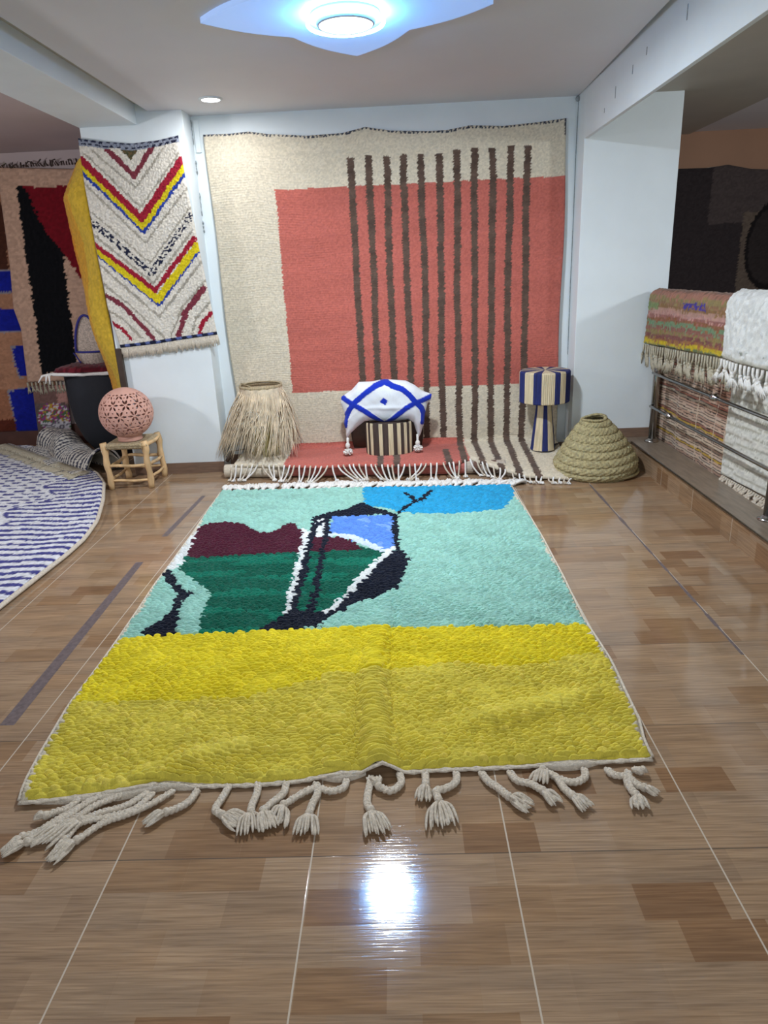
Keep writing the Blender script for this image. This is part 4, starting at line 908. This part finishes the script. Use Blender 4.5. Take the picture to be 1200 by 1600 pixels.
# ------------------------------------------------------------------ conical straw basket
t = thing('straw_basket', (1.60, 5.70, 0), 'greenish coiled straw basket of cone shape on the floor beside the step', 'basket')
cb = Matrix.Translation((1.60, 5.69, 0.012)) @ Matrix.Rotation(math.radians(-5), 4, 'Y') @ Matrix.Rotation(math.radians(4), 4, 'X')
prof = []; nz = 150
R0 = [(0, .315), (.06, .335), (.12, .318), (.20, .270), (.28, .222), (.36, .165), (.42, .118), (.455, .085)]
b = MB(); v = []; k = 220
for i in range(nz):
    z = .455 * i / (nz - 1); r = float(np.interp(z, [q[0] for q in R0], [q[1] for q in R0]))
    coil = z / .057
    for j in range(k):
        a = PI2 * j / k; ph = (coil + j / k) % 1
        rr = r + .017 * math.sin(math.pi * ph) ** .6 + .0035 * math.sin(a * 62 + ph * 7 + math.floor(coil + j / k) * 2) + .004 * math.sin(3 * a + z * 9) + .002 * math.sin(a * 31 - ph * 12)
        v.append(cb @ Vector((rr * math.cos(a), rr * math.sin(a) * .93, z + .005 * math.sin(a * 2 + 1))))
b.add([tuple(p) for p in v], [(i * k + j, i * k + (j + 1) % k, (i + 1) * k + (j + 1) % k, (i + 1) * k + j) for i in range(nz - 1) for j in range(k)])
o = b.build('coiled_wall', M_STRAW, t, True); s_ = o.modifiers.new('solidify', 'SOLIDIFY'); s_.thickness = .008; s_.offset = -1
b = MB(); P = [cb @ Vector((.092 * math.cos(a) , .086 * math.sin(a), .460 + .006 * math.sin(2 * a))) for a in np.linspace(0, PI2 * .98, 40)]; braid(b, [tuple(p) for p in P], .014, pitch=.04); b.build('top_rim', M_STRAW, t, True)
b = MB()
for r_, z_, th in ((.315, .020, .013), (.30, .012, .012), (.285, .008, .010)):
    P = [(1.62 + r_ * math.cos(a) * 1.02, 5.68 + r_ * math.sin(a) * .93, z_ + .004) for a in np.linspace(0, PI2, 60)]; b.tube(P, th, 6)
b.lathe([(.29, .004), (.29, .016), (.01, .016)], 1.62, 5.68, 40, cap=True); b.build('base_tray', M_STRAW, t, True)
b = MB()
for i in range(90):
    a = rnd.uniform(0, PI2); z = rnd.uniform(.02, .44); r = float(np.interp(z, [q[0] for q in R0], [q[1] for q in R0])) + .015
    p = cb @ Vector((r * math.cos(a), r * math.sin(a) * .93, z)); d = Vector((math.cos(a + rnd.uniform(-1, 1)), math.sin(a), rnd.uniform(-.6, .6))) * rnd.uniform(.01, .03)
    b.tube([tuple(p), tuple(p + d * .6), tuple(p + d)], [.0014, .001, .0005], 3)
b.build('loose_straws', M_ROPE, t)

# ------------------------------------------------------------------ stool with pierced clay lantern
t = thing('wooden_stool', (-2.33, 5.88, 0), 'low stool of peeled branches with a woven rope seat, under the clay lantern', 'stool')
feet = dict(fl=((-2.505, 5.70), (-2.525, 5.715)), fr=((-2.165, 5.715), (-2.185, 5.735)), br=((-2.165, 6.075), (-2.180, 6.065)), bl=((-2.495, 6.065), (-2.50, 6.05)))
for k, (f0, f1) in feet.items():
    b = MB(); P = [np.array([f0[0] + (f1[0] - f0[0]) * s, f0[1] + (f1[1] - f0[1]) * s, .405 * s]) for s in np.linspace(0, 1, 12)]
    ph = rnd.uniform(0, 6); b.tube([p + [.003 * math.sin(i * 1.1 + ph), .003 * math.cos(i * .9 + ph), 0] for i, p in enumerate(P)], [.026 + .003 * math.sin(i * 1.7 + ph) + .004 * (i > 8) for i in range(12)], 9)
    b.build('leg', M_WOOD, t, True)
def rung(p, q, z0, z1, r=.014):
    b = MB(); p = np.array([*p, z0]); q = np.array([*q, z1]); b.tube([p * (1 - s) + q * s + [0, 0, .004 * math.sin(s * 8)] for s in np.linspace(0, 1, 9)], [r * (.8 + .25 * math.sin(math.pi * s)) for s in np.linspace(0, 1, 9)], 7); b.build('rung', M_WOOD, t, True)
F_ = {k: v[0] for k, v in feet.items()}
rung(F_['fl'], F_['fr'], .205, .200); rung(F_['fl'], F_['fr'], .075, .070, .012); rung(F_['fr'], F_['br'], .20, .19); rung(F_['fr'], F_['br'], .09, .085, .012)
rung(F_['fl'], F_['bl'], .19, .20); rung(F_['fl'], F_['bl'], .08, .09, .012); rung(F_['bl'], F_['br'], .21, .20); rung(F_['bl'], F_['br'], .10, .10, .012)
rung(F_['fl'], F_['fr'], .37, .37, .016); rung(F_['bl'], F_['br'], .37, .37, .016); rung(F_['fl'], F_['bl'], .37, .37, .016); rung(F_['fr'], F_['br'], .37, .37, .016)
b = MB(); N_ = 26
for i in range(N_):
    s = (i + .5) / N_; x = -2.495 + .30 * s; y0, y1 = 5.705, 6.07; dip = -.010 * math.sin(math.pi * s)
    P = [(x, y0 + .012, .348), (x, y0 - .012, .356), (x, y0 - .016, .372), (x, y0 - .002, .390), (x, (y0 + y1) / 2, .386 + dip), (x, y1, .390), (x, y1 + .016, .372), (x, y1 - .01, .350)]
    b.tube(smooth_path(P, 28), .0063, 5)
for i in range(24):
    s = (i + .5) / 24; y = 5.71 + .35 * s
    P = [(-2.482, y, .35), (-2.512, y, .372), (-2.495, y, .392)] + [(-2.495 + .31 * q / 12, y, .391 + .004 * (1 if (q + i) % 2 else -1) - .010 * math.sin(math.pi * q / 12)) for q in range(1, 12)] + [(-2.18, y, .392), (-2.156, y, .372), (-2.18, y, .35)]
    b.tube(P, .0060, 5)
b.build('woven_seat', M_ROPE, t, True)
t = thing('clay_lantern', (-2.345, 5.87, .395), 'round pierced terracotta lantern with leaf shaped holes standing on the stool', 'lantern')
sc = np.array([-2.345, 5.865, .628]); SR = .222
nl, nt_ = 420, 210; cen = []
for ri, lat in enumerate((-52, -26, 0, 26, 52)):
    nf = 12
    for q in range(nf): cen.append((math.radians(lat), PI2 * (q + .5 * (ri % 2)) / nf + .13, ri, q))
cp = np.array([(math.cos(a) * math.cos(o), math.cos(a) * math.sin(o), math.sin(a)) for a, o, _, _ in cen])
leaves = []; tris = []
D = np.linalg.norm(cp[:, None] - cp[None], axis=-1)
for i in range(len(cp)):
    nb = [j for j in np.argsort(D[i])[1:7] if D[i, j] < .60]
    for j in nb:
        leaves.append((cp[i] * .72 + cp[j] * .28, cp[j] - cp[i], D[i, j]))
    for j in nb:
        for k2 in nb:
            if j < k2 and i < j and D[j, k2] < .60: tris.append((cp[i] + cp[j] + cp[k2]) / 3)
th = (np.arange(nt_ + 1) / nt_) * math.pi; ph = np.arange(nl) / nl * PI2
tc_, pc_ = np.meshgrid((th[:-1] + th[1:]) / 2, ph + PI2 / nl / 2, indexing='ij')
cd = np.stack([np.sin(tc_) * np.cos(pc_), np.sin(tc_) * np.sin(pc_), np.cos(tc_)], -1).reshape(-1, 3); hole = np.zeros(len(cd), bool)
for m_, ax_, dd in leaves:
    mm = m_ / np.linalg.norm(m_); a_ = ax_ - mm * (ax_ @ mm); a_ /= np.linalg.norm(a_); n_ = np.cross(mm, a_); d_ = cd - mm
    x_ = d_ @ a_; y_ = d_ @ n_; near = (cd @ mm) > .9
    Lh = .40 * .5 * dd; hole |= near & (np.abs(x_) < Lh) & (np.abs(y_) < .038 * (1 - (x_ / Lh) ** 2))
for m_ in tris:
    mm = m_ / np.linalg.norm(m_); hole |= np.linalg.norm(cd - mm, axis=1) < .027
v = np.array([(math.sin(a) * math.cos(p), math.sin(a) * math.sin(p), math.cos(a)) for a in th for p in ph]) * SR * [1, 1, .96] + sc
f = [(i * nl + j, (i + 1) * nl + j, (i + 1) * nl + (j + 1) % nl, i * nl + (j + 1) % nl) for i in range(nt_) for j in range(nl) if not hole[i * nl + j]]
b = MB(); b.add(v, f); o = b.build('pierced_globe', M_CLAY, t, True); s_ = o.modifiers.new('solidify', 'SOLIDIFY'); s_.thickness = .010; s_.offset = -1
b = MB(); b.lathe([(.100, .396), (.104, .404), (.098, .42), (.105, .436), (.09, .436), (.088, .396)], sc[0], sc[1], 40, cap=False); b.build('foot_ring', M_CLAY, t, True)

# ------------------------------------------------------------------ black tub, cushion and bag in the left corner
t = thing('black_pouf', (-2.98, 7.0, 0), 'tall black fabric tub pouf with rounded lower edge behind the clay lantern', 'pouf')
b = MB(); b.lathe([(.16, .0), (.23, .06), (.32, .20), (.38, .38), (.405, .62), (.405, .84), (.39, .855), (.2, .86)], -2.945, 7.05, 48); b.build('fabric_body', M_BLACKF, t, True)
t = thing('tufted_cushion', (-2.98, 6.9, .86), 'maroon and purple tufted cushion with cream edge tassels lying on the black pouf', 'cushion')
def cu_map(u, v):
    a, c_ = u / .66 * 2 - 1, v / .5 * 2 - 1
    return -2.975 + .33 * a, 6.93 + .27 * c_ , .885 + .045 * np.sqrt(np.clip((1 - a ** 4) * (1 - c_ ** 4), 0, 1)) - .03 * np.clip(-c_ - .8, 0, 1)
carpet('cushion_cover', t, cu_map, .66, .5, .01, .02, .02, .012, lambda u, v, rr, PC: np.where((v < .30)[..., None], np.where((rr > .5)[..., None], hexc('6a1f2a'), hexc('54141f')), np.where((rr > .4)[..., None], hexc('8e7ba4'), hexc('3a2f6b'))), .012, M_PILE, seed=31)
b = MB(); braid(b, [(-3.31, 6.66, .88), (-3.1, 6.645, .868), (-2.9, 6.65, .868), (-2.66, 6.655, .872)], .022, pitch=.05); 
for dx in (-.11, -.04, .0): b.tube([(-3.31, 6.66, .885), (-3.33 + dx * .6, 6.63, .87), (-3.32 + dx, 6.60, .80 - .2 * (dx + .04))], [.012, .012, .005], 5)
b.build('cream_edge', M_WHITE, t, True)
b = MB(); b.lathe([(.0, .868), (.30, .868), (.30, .884), (.0, .884)], -2.975, 6.94, 24, cap=False); b.build('underside', M_BLACKF, t, True)
t = thing('handled_basket_bag', (-3.0, 6.95, .95), 'beige woven bag with indigo trim and tall arched handles on the maroon cushion', 'bag')
b = MB(); b.lathe([(.14, .945), (.15, .96), (.17, 1.03), (.185, 1.06), (.175, 1.06), (.16, 1.02), (.02, .96)], -2.96, 6.93, 40, cap=False, fn=lambda r, z, a, i: r * (1 + .02 * math.sin(a * 20))); b.build('woven_body', M_WICK, t, True)
b = MB(); b.tube([(-2.96 + .19 * math.cos(a), 6.93 + .19 * math.sin(a), 1.065) for a in np.linspace(0, PI2, 40)], .010, 6); b.tube([(-3.16, 6.86, 1.05), (-3.13, 6.84, 1.02), (-3.08, 6.80, .96)], .008, 5); b.build('blue_trim', M_BLUEC, t, True)
for yy in (6.80, 7.02):
    b = MB(); P = [(-2.97 + .135 * math.cos(a) * (1 - .25 * math.sin(a)), yy, 1.06 + .34 * math.sin(a) ** .8) for a in np.linspace(.0, math.pi, 30)]; b.tube(P, .012, 6); b.build('handle', M_BLUEC, t, True)
b = MB(); v = []; 
for i in range(21):
    a = math.pi * i / 20; v += [(-2.97 + .125 * math.cos(a) * (1 - .25 * math.sin(a)), 6.81, 1.06), (-2.97 + .125 * math.cos(a) * (1 - .25 * math.sin(a)), 6.81, 1.06 + .325 * math.sin(a) ** .8)]
v += [(x, y + .008, z) for x, y, z in v]
b.add(v, [(2 * i, 2 * i + 2, 2 * i + 3, 2 * i + 1) for i in range(20)] + [(42 + 2 * i + 1, 42 + 2 * i + 3, 42 + 2 * i + 2, 42 + 2 * i) for i in range(20)]); b.build('woven_back_panel', M_WICK, t)

# ------------------------------------------------------------------ steel railing on the step
t = thing('steel_railing', (2.15, 4.9, .182), 'brushed steel railing with thin lower rails and ball joints on the step', 'railing')
rx = 2.15
for y in (5.96, 3.95, 1.95):
    b = MB(); b.lathe([(.030, .19), (.030, 1.37)], rx, y, 24); po = b.build('post', M_STEEL, t, True)
    b = MB(); b.lathe([(.060, .182), (.060, .190), (.050, .197), (.034, .202), (.031, .21)], rx, y, 28); b.build('base_flange', M_STEEL, po, True)
b = MB(); b.tube([(rx, 6.15, 1.37), (rx, 6.1, 1.37), (rx, 1.5, 1.37)], .030, 16); b.sphere((rx, 6.08, 1.37), .034, 12); b.build('top_rail', M_STEEL, t, True)
for z in (.77, .49):
    b = MB(); b.tube([(rx - .035, 5.96, z), (rx - .035, 1.5, z)], .012, 10); trl = b.build('thin_rail', M_STEEL, t, True)
    for y in (5.96, 3.95): 
        b = MB(); b.tube([(rx - .04, y, z), (rx - .005, y, z)], .010, 8); b.build('rail_bracket', M_STEEL, trl, True)
    for y in ((4.76, 2.9) if z == .77 else (5.53,)):
        b = MB(); b.sphere((rx - .035, y, z), .027, 16); b.tube([(rx - .035, y - .04, z), (rx - .035, y + .04, z)], .017, 12); b.build('ball_joint', M_STEEL, trl, True)

def drape(name, parent, y0, y1, zi, zo, R, res, cu, cv, amp, colfn, thick, seed, mat=None, wave=.012, skew=None):
    zr = 1.37; L = y0 - y1; a_ = zr - zi; arc = math.pi * R; H = a_ + arc + (zr - zo)
    def mp(u, v):
        sk = skew(u) if skew else 0
        Y = y0 - u; th = np.clip((v - a_) / arc, 0, 1) * math.pi
        X = rx - R * np.cos(th); Z = zr + R * np.sin(th) - np.where(v < a_, (a_ - v) * (1 + sk), 0) - np.where(v > a_ + arc, v - a_ - arc, 0)
        dn = np.clip(zr - Z, 0, 1)
        X = X + np.where(v < a_, -1, 1) * (wave * wav(Y * 5, Z * 1.5, seed) * np.clip(dn * 4, 0, 1) + .01 * np.clip(dn * 3, 0, 1))
        return X, Y + .015 * wav(Z * 5, 1, seed) * 1, Z
    return carpet(name, parent, mp, L, H, res, cu, cv, amp, colfn, thick, mat or M_PILE, seed=seed, wob=.5), mp, L, H
MCOL = [(.00, '6d7a52'), (.018, 'c2a91f'), (.045, '9a6a3c'), (.07, '7c4a44'), (.10, '8a7a4a'), (.13, '8c5d50'), (.165, '6f8a68'), (.20, '8a5a3c'), (.225, '95625a'), (.25, 'b58a80'), (.275, 'b08a7a'), (.30, '85653f'), (.325, '8f6c50'), (.35, '8a7a50'), (.385, 'a0705e'), (.42, '7a5a4a'), (.6, '8a6a50')]
def mul_col(u, v, rr, PC):
    w = v + .012 * wav(u * 3, v * 6, 5); k = np.clip(np.searchsorted([m[0] for m in MCOL], w, side='right') - 1, 0, len(MCOL) - 1); k = np.clip(k + np.where(rr > .86, 1, 0), 0, len(MCOL) - 1)
    pal = np.array([hexc(m[1]) for m in MCOL]); c = pal[k]
    c = np.where(((u > .75) & (u < 1.15) & (np.abs(v - .335) < .022) & (rr > .35))[..., None], hexc('3c2f8a'), c)
    c = np.where(((u < .25) & (np.abs(v - .31) < .03))[..., None], hexc('7a8a5a'), c)
    return c
t = thing('multicoloured_rail_rug', (2.1, 5.3, 1.0), 'short rug of mixed pink, rust, green and yellow rows folded over the top rail', 'rug')
sk = lambda u: .02 - .10 * u
o, mp, L_, H_ = drape('wool_pile', t, 6.10, 4.52, 1.005, .95, .050, .0105, .024, .017, .011, mul_col, .014, 41, skew=sk)
line = [(lambda a: (a[0][0] - .012, a[1][0], a[2][0] - .005))(mp(np.array([L_ * i / 20]), np.array([0.]))) for i in range(21)]
hang_fringe('fringe', t, line, .18, .046, M_TANCORD, r=.0075, sway=.06, per=5, spread=.017)
t = thing('white_rail_rug', (2.1, 4.2, 1.0), 'white shaggy rug slung over the top rail nearest the right edge', 'rug')
def wh_col(u, v, rr, PC):
    c = pick(u.shape, hexc('d9dad6')); m = (np.abs(v - .065) < .005) | (np.abs(v - .022) < .005); c = np.where((m & (rr > .45))[..., None], hexc('8a8d84'), c)
    return np.where((v < .03)[..., None], hexc('c9c7bc'), c)
o, mp, L_, H_ = drape('inner_flap', t, 4.60, 3.0, 1.055, 1.20, .078, .0105, .030, .022, .012, wh_col, .016, 43, wave=.014)
line = [(lambda a: (a[0][0] - .012, a[1][0], a[2][0] - .004))(mp(np.array([L_ * i / 20]), np.array([0.]))) for i in range(21)]
hang_fringe('fringe', t, line, .15, .050, M_WHITE, r=.009, sway=.07, per=5, spread=.020)
def wo_map(u, v):
    Y = 4.80 - u + .05 * np.sin(v * 3) * np.clip(.5 - u, 0, 1) - .12 * np.clip(.5 - v, -.6, 0) * np.clip(.6 - u, 0, 1); Z = 1.30 - v - .05 * np.clip(.7 - u, 0, 1) * (v / 1.06)
    return 2.262 + .006 * wav(Y * 6, Z * 3), Y, np.where(True, Z, Z)
# (u runs towards the camera, v downwards)
o = carpet('outer_flap', t, wo_map, 1.8, 1.06, .012, .024, .014, .006, lambda u, v, rr, PC: np.where((np.sin(v * PI2 / .036) > .75)[..., None], hexc('b5b2a2'), pick(u.shape, hexc('dddcd2'))), .010, M_FLATP, seed=44, flip=True)
line = [(2.245, 4.78 - .1 * i, .21 + .004 * i) for i in range(15)]
hang_fringe('fringe', t, line, .11, .030, M_CREAM, r=.008, sway=.05, per=3, spread=.014, drop=(-.35, 0, -.55))
# striped kilim
KC = [hexc(h) for h in ('cdb29c', 'c4a48e', 'b8957f', 'd0b8a0', '9c6653', 'd6c3ab')]
def kl_col(u, v, rr, PC):
    w = v + .010 * wav(u * 2.5, v * 2, 3); row = np.floor(w / .0215); fr = w / .0215 - row; k = (row.astype(int) * 7 + 3) % 4
    c = np.array(KC)[k]; vv = w
    c = np.where(((np.mod(row, 9) == 4))[..., None], KC[4], c); c = np.where((np.mod(row, 13) == 6)[..., None], KC[5], c)
    dark = fr < (.24 + .18 * wav(u * 12, row, 2)); dk = np.where((np.mod(row, 5) == 2)[..., None], hexc('3c4a4a'), hexc('33231f')); c = np.where(dark[..., None], dk, c)
    c = np.where((np.mod(row, 8) == 1)[..., None] & (vv > .85)[..., None] & ~dark[..., None], hexc('bf9a3c'), c)
    c = np.where(((u > 1.40) & (u < 1.76) & (v < .75))[..., None], c * [.72, .55, .50], c)
    for uu in (.72, 1.08, 1.43, 1.60):
        c = np.where((np.abs(u - uu + .02 * np.sin(v * 9)) < .007)[..., None], hexc('cbb8a2'), c)
    return c
def kl_map(u, v):
    Y = 6.50 - u; Z = 1.32 - v
    return 2.296 + .014 * wav(Y * 6, Z * 1.2, 2) * np.clip(v * 2, 0, 1) , Y, Z
t = thing('striped_kilim', (2.3, 5.4, 0), 'long flat-woven kilim of thin pink, black and yellow stripes hanging behind the railing', 'rug')
carpet('woven_cloth', t, kl_map, 2.8, 1.62, .0060, .016, .008, .004, kl_col, .006, M_FLATP, seed=51, flip=True, colvar=.12, raw=True)
b = MB(); b.tube([(2.296, 6.50, 1.315), (2.296, 3.72, 1.315)], .012, 6); 
for y in np.arange(3.8, 6.1, .25): b.tube([(2.296, y, 1.318), (2.22, y, 1.375), (2.15, y, 1.405)], .005, 5)
b.build('hanging_cord', M_TANCORD, t, True)
# dark rug on the stairwell wall
def dk_col(u, v, rr, PC):
    X, Z = PC[0], PC[2]; c = pick(X.shape, hexc('3a3334')); c = np.where(((X > 3.35) & (X < 4.0) & (Z > 2.0))[..., None], hexc('544a48'), c)
    c = np.where((X > 3.72)[..., None] & (Z < 2.1)[..., None], hexc('6a5d52'), c)
    c = np.where(((np.hypot((X - 4.05) / .26, (Z - 1.75) / .42) < 1))[..., None], hexc('352f2e'), c)
    c = np.where(((np.abs(np.hypot((X - 4.05) / .26, (Z - 1.75) / .42) - 1) < .07))[..., None], hexc('1f1b1c'), c)
    return c
t = thing('dark_wall_rug', (3.6, 8.1, .4), 'charcoal brown rug with a pale panel hanging on the tan stairwell wall', 'rug')
hung('wool_pile', t, [(2.5, 2.6), (2.5, .4)], [(4.8, 2.6), (4.8, .4)], [(2.5, 2.56), (3.3, 2.55), (3.5, 2.57), (3.75, 2.52), (4.8, 2.44)], [(2.5, .5), (4.8, .5)], 8.185, .014, .02, .016, .005, dk_col, .012, seed=61)
